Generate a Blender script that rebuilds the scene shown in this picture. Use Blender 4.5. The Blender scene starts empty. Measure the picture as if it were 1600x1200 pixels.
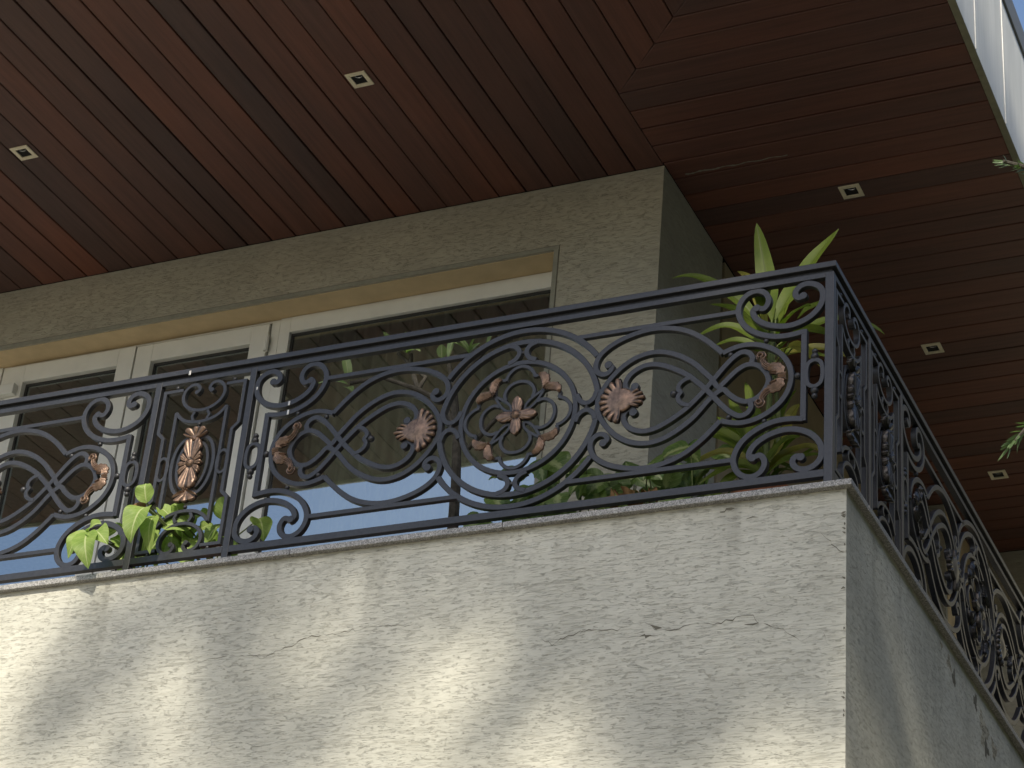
import bpy, bmesh, math, random
from mathutils import Vector, Matrix
R = math.radians
random.seed(7)
SC = bpy.context.scene
COL = SC.collection

# ------------------------------------------------------------------ camera, sky, sun, exposure
cam_d = bpy.data.cameras.new('camera'); cam = bpy.data.objects.new('camera', cam_d); COL.objects.link(cam)
cam_d.sensor_width = 36.0; cam_d.lens = 75.0; cam_d.clip_start = 0.05; cam_d.clip_end = 2000
Rw = Matrix(((0.90810229, 0.4108116, 0.08114222), (-0.14006994, 0.48061115, -0.86567507), (-0.39462721, 0.77475593, 0.49398645)))
cam.matrix_world = (Rw.transposed() @ Matrix.Diagonal((1, -1, -1))).to_4x4()
SC.camera = cam
SUN = Vector((0.30, -1.0, 0.80)).normalized()
elev = math.asin(SUN.z)
w = bpy.data.worlds.new('World'); SC.world = w; w.use_nodes = True
nt = w.node_tree; sky = nt.nodes.new('ShaderNodeTexSky'); sky.sky_type = 'NISHITA'; sky.sun_disc = False
sky.sun_elevation = elev; sky.sun_rotation = math.atan2(SUN.x, SUN.y); sky.air_density = 1.0; sky.dust_density = 1.6; sky.ozone_density = 1.2
nt.links.new(sky.outputs[0], nt.nodes['Background'].inputs[0]); nt.nodes['Background'].inputs[1].default_value = 0.15
sd = bpy.data.lights.new('sun', 'SUN'); sd.energy = 4.1; sd.angle = R(0.9); sd.color = (1.0, 0.915, 0.76)
so = bpy.data.objects.new('sun', sd); COL.objects.link(so); so.rotation_euler = (-SUN).to_track_quat('-Z', 'Y').to_euler()
SC.view_settings.view_transform = 'Standard'; SC.view_settings.look = 'None'; SC.view_settings.exposure = 0.42; SC.view_settings.gamma = 1.0
SC.render.engine = 'CYCLES'
SC.cycles.max_bounces = 8; SC.cycles.transparent_max_bounces = 12

# ------------------------------------------------------------------ key planes (metres, camera at the origin)
GZ = -1.6          # ground
Y0 = 7.1134        # front face of the railing
X0 = -2.194        # outer face of the side railing
ZC = 3.812         # top of the coping
YW = 7.032; XP = -2.112           # faces of the balcony parapet
YI = 8.4134; XI = -3.5158         # recessed house wall
ZS = 6.56          # soffit
YF = 6.03; XF = -1.8123           # soffit edges
YB = 13.39         # end wall of the side balcony
YG = 8.60          # door frames
ZH = 6.146         # door head

# ------------------------------------------------------------------ materials
def mat(name):
    m = bpy.data.materials.new(name); m.use_nodes = True
    n = m.node_tree.nodes; b = n['Principled BSDF']
    return m, m.node_tree, b
def N(t, ty, **kw):
    n = t.nodes.new(ty)
    for k, v in kw.items(): setattr(n, k, v)
    return n
def ramp(t, src, stops):
    r = N(t, 'ShaderNodeValToRGB'); e = r.color_ramp.elements
    while len(e) < len(stops): e.new(0.5)
    for i, (p, c) in enumerate(stops):
        e[i].position = p; e[i].color = (c, c, c, 1) if isinstance(c, (int, float)) else (*c, 1)
    t.links.new(src, r.inputs[0]); return r
def noise(t, vec, scale, detail=4, rough=0.6, sc=None):
    n = N(t, 'ShaderNodeTexNoise'); n.inputs['Scale'].default_value = scale; n.inputs['Detail'].default_value = detail; n.inputs['Roughness'].default_value = rough
    if sc is not None:
        mp = N(t, 'ShaderNodeMapping'); mp.inputs['Scale'].default_value = sc; t.links.new(vec, mp.inputs[0]); vec = mp.outputs[0]
    t.links.new(vec, n.inputs['Vector']); return n
def mixc(t, fac, a, b, bt='MIX'):
    m = N(t, 'ShaderNodeMix', data_type='RGBA', blend_type=bt)
    for s, v in ((0, fac), (6, a), (7, b)):
        if hasattr(v, 'is_linked') or hasattr(v, 'links'): t.links.new(v, m.inputs[s])
        elif isinstance(v, (int, float)): m.inputs[s].default_value = v
        else: m.inputs[s].default_value = (*v, 1)
    return m.outputs[2]
def bump(t, h, strength, dist, nrm=None):
    b = N(t, 'ShaderNodeBump'); b.inputs['Strength'].default_value = strength; b.inputs['Distance'].default_value = dist
    t.links.new(h, b.inputs['Height'])
    if nrm: t.links.new(nrm, b.inputs['Normal'])
    return b.outputs[0]

def stucco(name, base, dark, light, groove=0.75, depth=0.004):
    m, t, b = mat(name); g = N(t, 'ShaderNodeNewGeometry').outputs['Position']
    def line(sc, wdt, off, detail=3):
        mp = N(t, 'ShaderNodeMapping'); mp.inputs['Scale'].default_value = sc; mp.inputs['Location'].default_value = (off, off*.7, off*.3); t.links.new(g, mp.inputs[0])
        n = N(t, 'ShaderNodeTexNoise'); n.inputs['Scale'].default_value = 1; n.inputs['Detail'].default_value = detail; n.inputs['Roughness'].default_value = .65; t.links.new(mp.outputs[0], n.inputs['Vector'])
        s1 = N(t, 'ShaderNodeMath', operation='SUBTRACT'); t.links.new(n.outputs[0], s1.inputs[0]); s1.inputs[1].default_value = .5
        a1 = N(t, 'ShaderNodeMath', operation='ABSOLUTE'); t.links.new(s1.outputs[0], a1.inputs[0])
        return ramp(t, a1.outputs[0], [(wdt*.35, 1), (wdt, 0)]).outputs[0]
    l1 = line((10, 10, 115), .020, 0, 4); l2 = ramp(t, noise(t, g, 1, 2, .55, (13, 13, 165)).outputs[0], [(.34, .9), (.42, 0)]).outputs[0]
    mk1 = ramp(t, noise(t, g, 1, 3, .6, (26, 26, 60)).outputs[0], [(.44, 0), (.54, 1)]).outputs[0]
    mk2 = ramp(t, noise(t, g, 1, 3, .6, (3, 3, 7)).outputs[0], [(.40, 0.45), (.65, 1)]).outputs[0]
    def op(o, x, y):
        q = N(t, 'ShaderNodeMath', operation=o)
        for i_, v_ in ((0, x), (1, y)):
            if isinstance(v_, (int, float)): q.inputs[i_].default_value = v_
            else: t.links.new(v_, q.inputs[i_])
        return q.outputs[0]
    ln = op('MAXIMUM', op('MULTIPLY', l1, mk1), op('MULTIPLY', l2, mk2))
    n3 = noise(t, g, 1.1, 4, .6); n4 = noise(t, g, 1, 5, .7, (60, 60, 130)); n5 = noise(t, g, 1, 4, .6, (14, 14, 60))
    big = ramp(t, n3.outputs[0], [(0.35, base), (0.7, light)]).outputs[0]
    big = mixc(t, 1, big, ramp(t, n5.outputs[0], [(.3, .90), (.7, 1.05)]).outputs[0], 'MULTIPLY')
    sz = N(t, 'ShaderNodeSeparateXYZ'); t.links.new(g, sz.inputs[0])
    zr = ramp(t, op('MULTIPLY', op('SUBTRACT', sz.outputs[2], 3.15), 1/.64), [(.15, 0), (.95, 1), (.99, 1)]).outputs[0]; up_ = op('LESS_THAN', sz.outputs[2], 3.80)
    st = ramp(t, noise(t, g, 1, 4, .6, (7, 7, .9)).outputs[0], [(.48, 0), (.68, 1)]).outputs[0]
    stn = op('MULTIPLY', op('MULTIPLY', op('MULTIPLY', st, zr), up_), .42)
    big = mixc(t, stn, big, tuple(q*.62 for q in dark))
    pt = ramp(t, noise(t, g, 1, 5, .65, (1.6, 1.6, 2.6)).outputs[0], [(.38, .90), (.55, 1.0), (.7, 1.04)]).outputs[0]; big = mixc(t, 1, big, pt, 'MULTIPLY')
    c = mixc(t, op('MULTIPLY', ln, groove), big, dark)
    t.links.new(c, b.inputs['Base Color']); b.inputs['Roughness'].default_value = .95; b.inputs['Specular IOR Level'].default_value = .1
    h = op('ADD', op('MULTIPLY', n4.outputs[0], .45), op('MULTIPLY', n5.outputs[0], .5)); h = op('SUBTRACT', h, op('MULTIPLY', ln, .8))
    t.links.new(bump(t, h, .75, depth), b.inputs['Normal'])
    return m
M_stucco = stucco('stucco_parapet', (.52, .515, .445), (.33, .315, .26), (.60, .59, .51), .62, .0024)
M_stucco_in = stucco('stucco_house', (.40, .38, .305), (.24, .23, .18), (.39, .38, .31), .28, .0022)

def plain(name, col, rough=.5, metal=0.0, spec=.5, nscale=30, var=.12, bmp=0.0, big=2.0):
    m, t, b = mat(name); g = N(t, 'ShaderNodeTexCoord').outputs['Object']
    n1 = noise(t, g, nscale, 4, .6); n2 = noise(t, g, big, 3, .6)
    a = tuple(c * (1 - var) for c in col); d = tuple(min(1, c * (1 + var)) for c in col)
    c1 = ramp(t, n1.outputs[0], [(.3, a), (.7, d)]); c2 = ramp(t, n2.outputs[0], [(.3, 1 - var), (.7, 1.0)])
    t.links.new(mixc(t, 1.0, c1.outputs[0], c2.outputs[0], 'MULTIPLY'), b.inputs['Base Color'])
    b.inputs['Roughness'].default_value = rough; b.inputs['Metallic'].default_value = metal; b.inputs['Specular IOR Level'].default_value = spec
    if bmp: t.links.new(bump(t, n1.outputs[0], .6, bmp), b.inputs['Normal'])
    return m
M_iron = plain('painted_iron', (.026, .0265, .030), .40, 0.0, .5, 60, .25, .0006, 3)
M_beige = plain('beige_render', (.60, .47, .285), .85, 0, .2, 8, .08, .001)
M_pvc = plain('white_frame', (.66, .67, .63), .4, 0, .4, 6, .05)
M_rubber = plain('rubber_seal', (.02, .02, .018), .6)
M_bead = plain('grey_bead', (.26, .26, .21), .8)
M_room = plain('room_paint', (.50, .51, .45), .9)
M_black = plain('black_void', (.006, .006, .006), .9)
M_trim = plain('soffit_trim', (.24, .235, .165), .7)
M_lamp_trim = plain('lamp_trim', (.80, .73, .55), .5)
M_lens = plain('lamp_glass', (.5, .5, .5), .15, .7)
M_pot = plain('terracotta', (.32, .13, .07), .85, 0, .2, 20, .2, .002)
M_bark = plain('grey_bark', (.085, .078, .065), .95, 0, .1, 40, .35, .004)
M_stem = plain('green_stem', (.12, .15, .05), .7, 0, .3, 30, .25)
M_brass = plain('weld_scar', (.55, .53, .48), .4, .5)
M_floor = plain('terrace_tile', (.50, .47, .41), .7)
M_crack = plain('crack_dark', (.15, .14, .11), 1.0)

def granite():
    m, t, b = mat('granite'); g = N(t, 'ShaderNodeTexCoord').outputs['Object']
    n = noise(t, g, 170, 3, .8); n2 = noise(t, g, 60, 3, .6)
    c = ramp(t, n.outputs[0], [(.36, (.09, .09, .09)), (.47, (.26, .255, .245)), (.56, (.36, .355, .34)), (.66, (.58, .57, .55))])
    d = ramp(t, n2.outputs[0], [(.3, .7), (.7, 1.1)])
    t.links.new(mixc(t, 1, c.outputs[0], d.outputs[0], 'MULTIPLY'), b.inputs['Base Color']); b.inputs['Roughness'].default_value = .6
    t.links.new(bump(t, n.outputs[0], .4, .0015), b.inputs['Normal']); return m
M_granite = granite()

def bronze():
    m, t, b = mat('copper_patina'); g = N(t, 'ShaderNodeTexCoord').outputs['Object']
    n = noise(t, g, 45, 4, .6)
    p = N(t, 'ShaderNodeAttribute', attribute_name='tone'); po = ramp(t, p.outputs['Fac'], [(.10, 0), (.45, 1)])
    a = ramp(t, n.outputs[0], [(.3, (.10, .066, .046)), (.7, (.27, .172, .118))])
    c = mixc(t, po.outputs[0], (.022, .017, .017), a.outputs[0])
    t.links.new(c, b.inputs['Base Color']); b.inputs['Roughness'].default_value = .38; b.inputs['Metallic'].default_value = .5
    return m
M_bronze = bronze()

def wood():
    m, t, b = mat('merbau_boards'); at = N(t, 'ShaderNodeAttribute', attribute_name='tone'); uv = N(t, 'ShaderNodeUVMap').outputs[0]
    n1 = noise(t, uv, 1.0, 5, .65, (1.4, 28, 1)); n2 = noise(t, uv, 1.0, 3, .5, (.9, 2.2, 1)); n3 = noise(t, uv, 1.0, 4, .6, (5, 160, 1))
    sep = N(t, 'ShaderNodeSeparateColor'); t.links.new(at.outputs['Color'], sep.inputs[0])
    base = ramp(t, sep.outputs[0], [(0, (.080, .045, .040)), (.35, (.122, .054, .041)), (.7, (.150, .060, .041)), (1, (.185, .069, .043))])
    grain = ramp(t, n1.outputs[0], [(.25, .72), (.75, 1.22)]); fine = ramp(t, n3.outputs[0], [(.2, .86), (.8, 1.1)])
    pat = ramp(t, n2.outputs[0], [(.3, (.8, .86, .92)), (.7, (1.2, 1.08, .98))])
    c = mixc(t, 1, base.outputs[0], grain.outputs[0], 'MULTIPLY'); c = mixc(t, 1, c, pat.outputs[0], 'MULTIPLY'); c = mixc(t, 1, c, fine.outputs[0], 'MULTIPLY')
    t.links.new(c, b.inputs['Base Color']); b.inputs['Roughness'].default_value = .5; b.inputs['Specular IOR Level'].default_value = .4
    t.links.new(bump(t, n1.outputs[0], .25, .001), b.inputs['Normal']); return m
M_wood = wood()

def metal_panel():
    m, t, b = mat('fascia_metal'); g = N(t, 'ShaderNodeTexCoord').outputs['Object']
    n = noise(t, g, 1.0, 4, .6, (2, 9, .8))
    c = ramp(t, n.outputs[0], [(.3, (.56, .565, .53)), (.7, (.70, .70, .66))]); t.links.new(c.outputs[0], b.inputs['Base Color']); b.inputs['Roughness'].default_value = .6; b.inputs['Metallic'].default_value = 0
    t.links.new(bump(t, n.outputs[0], .3, .01), b.inputs['Normal']); return m
M_panel = metal_panel()

def glass():
    m, t, b = mat('window_glass'); t.nodes.remove(b); out = t.nodes['Material Output']
    gl = N(t, 'ShaderNodeBsdfGlossy'); gl.inputs['Roughness'].default_value = 0.0; gl.inputs['Color'].default_value = (.84, .94, 1, 1)
    tr = N(t, 'ShaderNodeBsdfTransparent'); tr.inputs['Color'].default_value = (.74, .78, .70, 1)
    fr = N(t, 'ShaderNodeFresnel'); fr.inputs[0].default_value = 1.5
    ma = N(t, 'ShaderNodeMath', operation='MULTIPLY_ADD'); t.links.new(fr.outputs[0], ma.inputs[0]); ma.inputs[1].default_value = 1.0; ma.inputs[2].default_value = .30
    g = N(t, 'ShaderNodeTexCoord').outputs['Object']; n = noise(t, g, 1.5, 2, .5); t.links.new(bump(t, n.outputs[0], .05, .02), gl.inputs['Normal'])
    mx = N(t, 'ShaderNodeMixShader'); t.links.new(ma.outputs[0], mx.inputs[0]); t.links.new(tr.outputs[0], mx.inputs[1]); t.links.new(gl.outputs[0], mx.inputs[2])
    t.links.new(mx.outputs[0], out.inputs[0]); return m
M_glass = glass()

def leafmat(name, c1, c2, vein, trans=.45, nveins=9.0, varieg=None, rough=.38, spec=.5):
    m, t, b = mat(name); out = t.nodes['Material Output']; uv = N(t, 'ShaderNodeUVMap').outputs[0]
    g = N(t, 'ShaderNodeNewGeometry'); sx = N(t, 'ShaderNodeSeparateXYZ'); t.links.new(uv, sx.inputs[0])
    n = noise(t, g.outputs['Position'], 14, 3, .6); base = ramp(t, n.outputs[0], [(.3, c1), (.7, c2)]).outputs[0]
    ab = N(t, 'ShaderNodeMath', operation='ABSOLUTE'); t.links.new(sx.outputs[0], ab.inputs[0])
    if varieg:
        n5 = noise(t, uv, 1.0, 3, .6, (2.5, 6, 1)); ad = N(t, 'ShaderNodeMath', operation='ADD'); t.links.new(ab.outputs[0], ad.inputs[0]); t.links.new(n5.outputs[0], ad.inputs[1])
        base = mixc(t, ramp(t, ad.outputs[0], [(.62, 1), (.82, 0)]).outputs[0], base, varieg)
    # side veins: bands along (y - |x|)
    sb = N(t, 'ShaderNodeMath', operation='MULTIPLY_ADD'); t.links.new(ab.outputs[0], sb.inputs[0]); sb.inputs[1].default_value = -.22; t.links.new(sx.outputs[1], sb.inputs[2])
    ml = N(t, 'ShaderNodeMath', operation='MULTIPLY'); t.links.new(sb.outputs[0], ml.inputs[0]); ml.inputs[1].default_value = nveins
    fr = N(t, 'ShaderNodeMath', operation='PINGPONG'); t.links.new(ml.outputs[0], fr.inputs[0]); fr.inputs[1].default_value = .5
    sv = ramp(t, fr.outputs[0], [(.0, 1), (.09, 0)]).outputs[0]
    mr = ramp(t, ab.outputs[0], [(.03, 1), (.09, 0)]).outputs[0]
    mm = N(t, 'ShaderNodeMath', operation='MULTIPLY_ADD'); t.links.new(sv, mm.inputs[0]); mm.inputs[1].default_value = .35; t.links.new(mr, mm.inputs[2]); mm.use_clamp = True
    col = mixc(t, mm.outputs[0], base, vein)
    t.links.new(col, b.inputs['Base Color']); b.inputs['Roughness'].default_value = rough; b.inputs['Specular IOR Level'].default_value = spec
    t.links.new(bump(t, fr.outputs[0], .4, .002), b.inputs['Normal'])
    tl = N(t, 'ShaderNodeBsdfTranslucent'); tc = mixc(t, 1, col, (1.0, 1.25, .45), 'MULTIPLY'); t.links.new(tc, tl.inputs[0])
    mx = N(t, 'ShaderNodeMixShader'); mx.inputs[0].default_value = trans; t.links.new(b.outputs[0], mx.inputs[1]); t.links.new(tl.outputs[0], mx.inputs[2]); t.links.new(mx.outputs[0], out.inputs[0])
    return m
M_strap = leafmat('strap_leaf', (.10, .15, .02), (.16, .21, .03), (.09, .12, .02), .5, 0.0, None, .5, .3)
M_strap_y = leafmat('strap_leaf_yellow', (.26, .25, .05), (.36, .32, .07), (.2, .18, .04), .5, 0.0)
M_big = leafmat('broad_leaf', (.17, .27, .055), (.30, .40, .11), (.48, .54, .26), .38, 9, None, .5, .3)
M_ivy = leafmat('variegated_leaf', (.10, .17, .04), (.18, .27, .075), (.42, .48, .24), .38, 7, (.38, .44, .20))
M_frangi = leafmat('frangipani_leaf', (.13, .20, .08), (.24, .30, .15), (.36, .40, .24), .4, 10)
M_brown = leafmat('dried_leaf', (.10, .055, .025), (.26, .16, .075), (.12, .07, .03), .15, 6, None, .8, .1)
M_needle = leafmat('conifer_needle', (.06, .11, .045), (.11, .17, .07), (.15, .2, .1), .3, 0.0)
M_crown = leafmat('tree_leaf', (.05, .09, .02), (.09, .13, .03), (.08, .12, .03), .3, 0.0)

# ------------------------------------------------------------------ mesh helpers
class MB:
    def __init__(s): s.v = []; s.f = []; s.uv = []; s.tone = []
    def box(s, a, b):
        x0, y0, z0 = a; x1, y1, z1 = b; i = len(s.v)
        s.v += [(x0,y0,z0),(x1,y0,z0),(x1,y1,z0),(x0,y1,z0),(x0,y0,z1),(x1,y0,z1),(x1,y1,z1),(x0,y1,z1)]
        s.f += [tuple(i+k for k in q) for q in ((0,3,2,1),(4,5,6,7),(0,1,5,4),(1,2,6,5),(2,3,7,6),(3,0,4,7))]; return s
    def ball(s, c, r, seg=14, ring=9, sy=1.0):
        i = len(s.v); c = Vector(c)
        s.v.append(tuple(c + Vector((0, 0, r))))
        for a in range(1, ring):
            t = math.pi * a / ring
            for b in range(seg):
                p = 2*math.pi*b/seg; s.v.append((c.x + r*math.sin(t)*math.cos(p), c.y + sy*r*math.sin(t)*math.sin(p), c.z + r*math.cos(t)))
        s.v.append(tuple(c - Vector((0, 0, r)))); last = len(s.v)-1
        for b in range(seg):
            s.f.append((i, i+1+b, i+1+(b+1) % seg)); s.f.append((last, last-seg+(b+1) % seg, last-seg+b))
        for a in range(ring-2):
            for b in range(seg):
                p = i+1+a*seg; s.f.append((p+b, p+seg+b, p+seg+(b+1) % seg, p+(b+1) % seg))
        return s
    def tube(s, pts, rad, seg=8, cap=True):
        pts = [Vector(p) for p in pts]; n = len(pts)
        if not hasattr(rad, '__len__'): rad = [rad]*n
        i0 = len(s.v); up = Vector((0.03, 0.1, 1)).normalized(); prev = None
        for k, p in enumerate(pts):
            d = (pts[min(k+1, n-1)] - pts[max(k-1, 0)]).normalized()
            if prev is None:
                a = d.cross(up); a = a.normalized() if a.length > 1e-3 else Vector((1, 0, 0))
            else: a = (prev - d*prev.dot(d)).normalized()
            prev = a; b = d.cross(a)
            for j in range(seg):
                t = 2*math.pi*j/seg; s.v.append(tuple(p + (a*math.cos(t) + b*math.sin(t))*rad[k]))
        for k in range(n-1):
            for j in range(seg):
                a = i0+k*seg+j; b = i0+k*seg+(j+1) % seg; s.f.append((a, b, b+seg, a+seg))
        if cap: s.f.append(tuple(i0+j for j in reversed(range(seg)))); s.f.append(tuple(i0+(n-1)*seg+j for j in range(seg)))
        return s
    def mesh(s, name, m, smooth=False, bevel=0.0):
        me = bpy.data.meshes.new(name); me.from_pydata(s.v, [], s.f)
        if s.uv:
            l = me.uv_layers.new(name='UVMap')
            for p in me.polygons:
                for li in p.loop_indices: l.data[li].uv = s.uv[me.loops[li].vertex_index]
        if s.tone:
            ca = me.attributes.new('tone', 'FLOAT_COLOR', 'POINT')
            for k, tn in enumerate(s.tone): ca.data[k].color = (tn, tn, tn, 1)
        bm = bmesh.new(); bm.from_mesh(me)
        if bevel:
            bmesh.ops.bevel(bm, geom=[e for e in bm.edges if len(e.link_faces) == 2 and e.calc_face_angle(0) > .7], offset=bevel, segments=2, affect='EDGES', profile=.6)
        bmesh.ops.recalc_face_normals(bm, faces=bm.faces) if not s.uv else None
        bm.to_mesh(me); bm.free()
        if smooth:
            for p in me.polygons: p.use_smooth = True
            if smooth != 'all': me.set_sharp_from_angle(angle=R(35))
        me.materials.append(m); return me
    def build(s, name, m, parent=None, smooth=False, bevel=0.0):
        return link(name, s.mesh(name, m, smooth, bevel), parent)
def link(name, me, parent=None):
    o = bpy.data.objects.new(name, me); COL.objects.link(o)
    if parent: o.parent = parent
    return o
def thing(name, label, cat, loc=(0, 0, 0), rz=0.0, group=None):
    o = bpy.data.objects.new(name, None); o.empty_display_size = .1; COL.objects.link(o); o.location = loc; o.rotation_euler = (0, 0, rz)
    o['label'] = label; o['category'] = cat
    if group: o['group'] = group
    return o
def at(o, par):      # part built in world coordinates under a thing that stands elsewhere
    o.parent = par; o.matrix_parent_inverse = par.matrix_basis.inverted(); return o

# ------------------------------------------------------------------ ground
g = MB(); g.v = [(-600, -600, GZ), (600, -600, GZ), (600, 600, GZ), (-600, 600, GZ)]; g.f = [(0, 1, 2, 3)]
o = g.build('ground', plain('paving', (.30, .27, .21), .95, 0, .2, 3, .2)); o['kind'] = 'structure'

# ------------------------------------------------------------------ house
XL = -10.5
house = thing('house', 'cream rendered house with wood lined roof overhang above the balcony', 'house', (-6, 9, GZ))
def hp(mb, name, m, par=None, **k):
    o = mb.build(name, m, None, **k)
    if par is None: return at(o, house)
    o.parent = par; return o
OR_ = -4.111; OL = -9.6              # door opening
wl = MB()
wl.box((OR_, YI, ZC-.3), (XI, YI+.25, ZS-.002)); wl.box((XL, YI, ZH), (OR_, YI+.25, ZS-.002)); wl.box((XL, YI, ZC-.3), (OL, YI+.25, ZH))
wl.box((XI-.25, YI+.25, ZC-.3), (XI, 9.325, ZS-.002))
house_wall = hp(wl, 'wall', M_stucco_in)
sw = MB(); sw.box((XI-.25, 9.325, ZC-.3), (XI-.035, 9.375, ZS-.002)); hp(sw, 'wall_joint', M_bead)
sw = MB(); sw.box((XI-.25, 9.375, ZC-.3), (XI-.004, YB, ZS-.002)); hp(sw, 'smooth_wall', plain('beige_side', (.33, .27, .165), .85, 0, .2, 8, .08))
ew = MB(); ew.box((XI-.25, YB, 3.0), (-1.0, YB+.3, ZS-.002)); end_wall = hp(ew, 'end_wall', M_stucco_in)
# beige reveal slab inside the door head, a few cm behind the stucco face
hd = MB(); hd.box((OL, YI+.012, ZH-.004), (OR_, YG+.01, ZH-.001)); hp(hd, 'door_head', M_beige)
bd = MB(); bd.box((OL, YI-.004, ZH), (OR_+.030, YI-.0005, ZH+.024)); bd.box((OR_, YI-.004, ZC-.2), (OR_+.026, YI-.0005, ZH-.0005)); hp(bd, 'corner_bead', M_bead)
gv = MB(); gv.box((OL, YI-.0025, ZH+.0245), (OR_+.034, YI-.0007, ZH+.028)); gv.box((OR_+.0265, YI-.0025, ZC-.2), (OR_+.0305, YI-.0007, ZH+.024)); hp(gv, 'bead_groove', M_crack)
jb = MB(); jb.box((OR_-.003, YI+.002, ZC-.2), (OR_-.0005, YG, ZH-.005)); hp(jb, 'door_jamb', M_bead)
# room behind the glass
rm = MB(); rm.box((XL, 12.2, 3.6), (XI-.3, 12.3, 6.7)); rm.box((XL, 8.8, 6.5), (XI-.26, 12.2, 6.55)); rm.box((XL-.1, 8.66, 3.6), (XL, 12.2, 6.7)); rm.box((XI-.3, 8.67, 3.6), (XI-.26, 12.2, 6.5))
rm.box((XL, 8.66, 3.7), (XI-.3, 12.2, 3.76)); hp(rm, 'room', M_room)

# frames and sashes
def frame_rect(mb, x0, x1, z0, z1, wl_, wr, wt, wb, y0, y1):
    mb.box((x0, y0, z0), (x0+wl_, y1, z1)); mb.box((x1-wr, y0, z0), (x1, y1, z1))
    mb.box((x0+wl_, y0, z1-wt), (x1-wr, y1, z1)); mb.box((x0+wl_, y0, z0), (x1-wr, y1, z0+wb))
def joint(mb, x, z, sx, size, y):       # thin mitre line on a sash corner
    w_ = .0016; L = size
    i = len(mb.v); a = Vector((x, z)); b_ = Vector((x + sx*L, z - L)); n = Vector((-(b_-a).y, (b_-a).x)).normalized()*w_
    mb.v += [(a.x-n.x, y, a.y-n.y), (b_.x-n.x, y, b_.y-n.y), (b_.x+n.x, y, b_.y+n.y), (a.x+n.x, y, a.y+n.y)]; mb.f.append((i, i+1, i+2, i+3))
def glaze(name, label, x0, x1, z0, z1, st, proud, parent, tp=None):
    fr = MB(); tp = tp or st
    frame_rect(fr, x0, x1, z0, z1, st, st, tp, st, YG-proud, YG+.05)
    f = at(fr.build(name, M_pvc, None, bevel=.003), parent)
    if label: f['label'] = label
    jl = MB(); joint(jl, x0+.004, z1-.004, 1, st-.01, YG-proud-.0006); joint(jl, x1-.004, z1-.004, -1, st-.01, YG-proud-.0006); jo = jl.build('mitre_joint', M_bead, f)
    jo.matrix_parent_inverse = f.matrix_parent_inverse
    sl = MB(); e = .014
    frame_rect(sl, x0+st+.0003, x1-st-.0003, z0+st, z1-tp-.0003, e, e, e, e, YG+.012, YG+.03); s_ = sl.build('seal', M_rubber, f)
    gl = MB(); gl.v = [(x0+st+.008, YG+.018, z0+st), (x1-st-.008, YG+.018, z0+st), (x1-st-.008, YG+.018, z1-tp-.008), (x0+st+.008, YG+.018, z1-tp-.008)]; gl.f = [(0, 1, 2, 3)]
    gg = gl.build('pane', M_glass, f)
    return f
doors = thing('balcony_door', 'pair of white framed glass door leaves on the left of the terrace glazing', 'door', (-6.82, YG, ZC-.1))
z0 = ZC-.1
outer = MB()
outer.box((-7.78, YG-.005, z0), (-7.722, YG+.06, ZH-.006)); outer.box((-5.922, YG-.004, z0), (-5.868, YG+.06, ZH-.006)); outer.box((-7.722, YG-.004, 6.127), (-5.922, YG+.06, ZH-.006))
at(outer.build('door_frame', M_pvc, None, bevel=.003), doors)
glaze('door_leaf', 'left door leaf', -7.716, -6.826, z0, 6.120, .112, .022, doors)
glaze('door_leaf', 'right door leaf', -6.814, -5.929, z0, 6.113, .112, .022, doors)
hb = MB(); hb.box((-7.755, YG-.065, 5.915), (-7.628, YG-.023, 5.985)); at(hb.build('lock_box', M_pvc, None, bevel=.006), doors)
hg = MB(); hg.tube([(-5.925, YG-.028, 5.93), (-5.925, YG-.028, 6.03)], .014, 10); at(hg.build('hinge', M_pvc, None, smooth=True), doors)
wr_ = thing('window', 'wide fixed pane with a pale curtain behind, right of the glass doors', 'window', (-5.0, YG, z0))
glaze('window_frame', None, -5.862, OR_-.004, z0, 6.140, .068, .012, wr_, .098)
wl2 = thing('window', 'fixed pane at the left edge, left of the glass doors', 'window', (-8.6, YG, z0))
glaze('window_frame', None, OL+.003, -7.785, z0, 6.140, .075, .012, wl2, .098)
# curtain: pleated cloth hanging behind the right pane
cu = MB(); nx = 260; xs0, xs1 = -5.80, -4.00
for k in range(nx+1):
    x = xs0 + (xs1-xs0)*k/nx; y = YG+.30 + .010*math.sin(k*.62) + .012*math.sin(k*.23+1)
    for z in (3.78, 6.3): cu.v.append((x, y, z))
cu.f = [(2*k, 2*k+2, 2*k+3, 2*k+1) for k in range(nx)]
o = cu.build('curtain', plain('curtain_cloth', (.40, .41, .345), .9, 0, .1, 5, .1), None, smooth='all'); o['label'] = 'pale pleated curtain hanging behind the right hand window'; o['category'] = 'curtain'

# parapet
par = MB()
par.box((XL, YW, GZ+.001), (XP, YW+.18, 3.7855)); par.box((XP-.18, YW+.18, GZ+.001), (XP, YB, 3.7855)); parapet = hp(par, 'parapet', M_stucco)
fl = MB(); fl.box((XL, YW+.18, 3.60), (XP-.18, YI, 3.79)); fl.box((XI, YI, 3.60), (XP-.18, YB, 3.79)); hp(fl, 'terrace_floor', M_floor)
# lower house behind the parapet corner is hidden; coping slabs
cp = MB(); x = -2.082; segs = [-2.082, -3.55, -4.55, -5.15, -6.3, -7.4, -8.5, XL]
for a, b in zip(segs[1:], segs[:-1]): cp.box((a+.0015, 7.0014, 3.7858), (b-.0015, YW+.20, ZC))
cp.build('x', M_granite) if False else None
hp(cp, 'coping', M_granite, bevel=.003)
cp = MB(); ys = [YW+.203, 8.3, 9.5, 10.7, 11.9, YB-.005]
for a, b in zip(ys[:-1], ys[1:]): cp.box((XP-.20, a+.0015, 3.7858), (-2.082, b-.0015, ZC))
hp(cp, 'coping', M_granite, bevel=.003)

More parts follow.
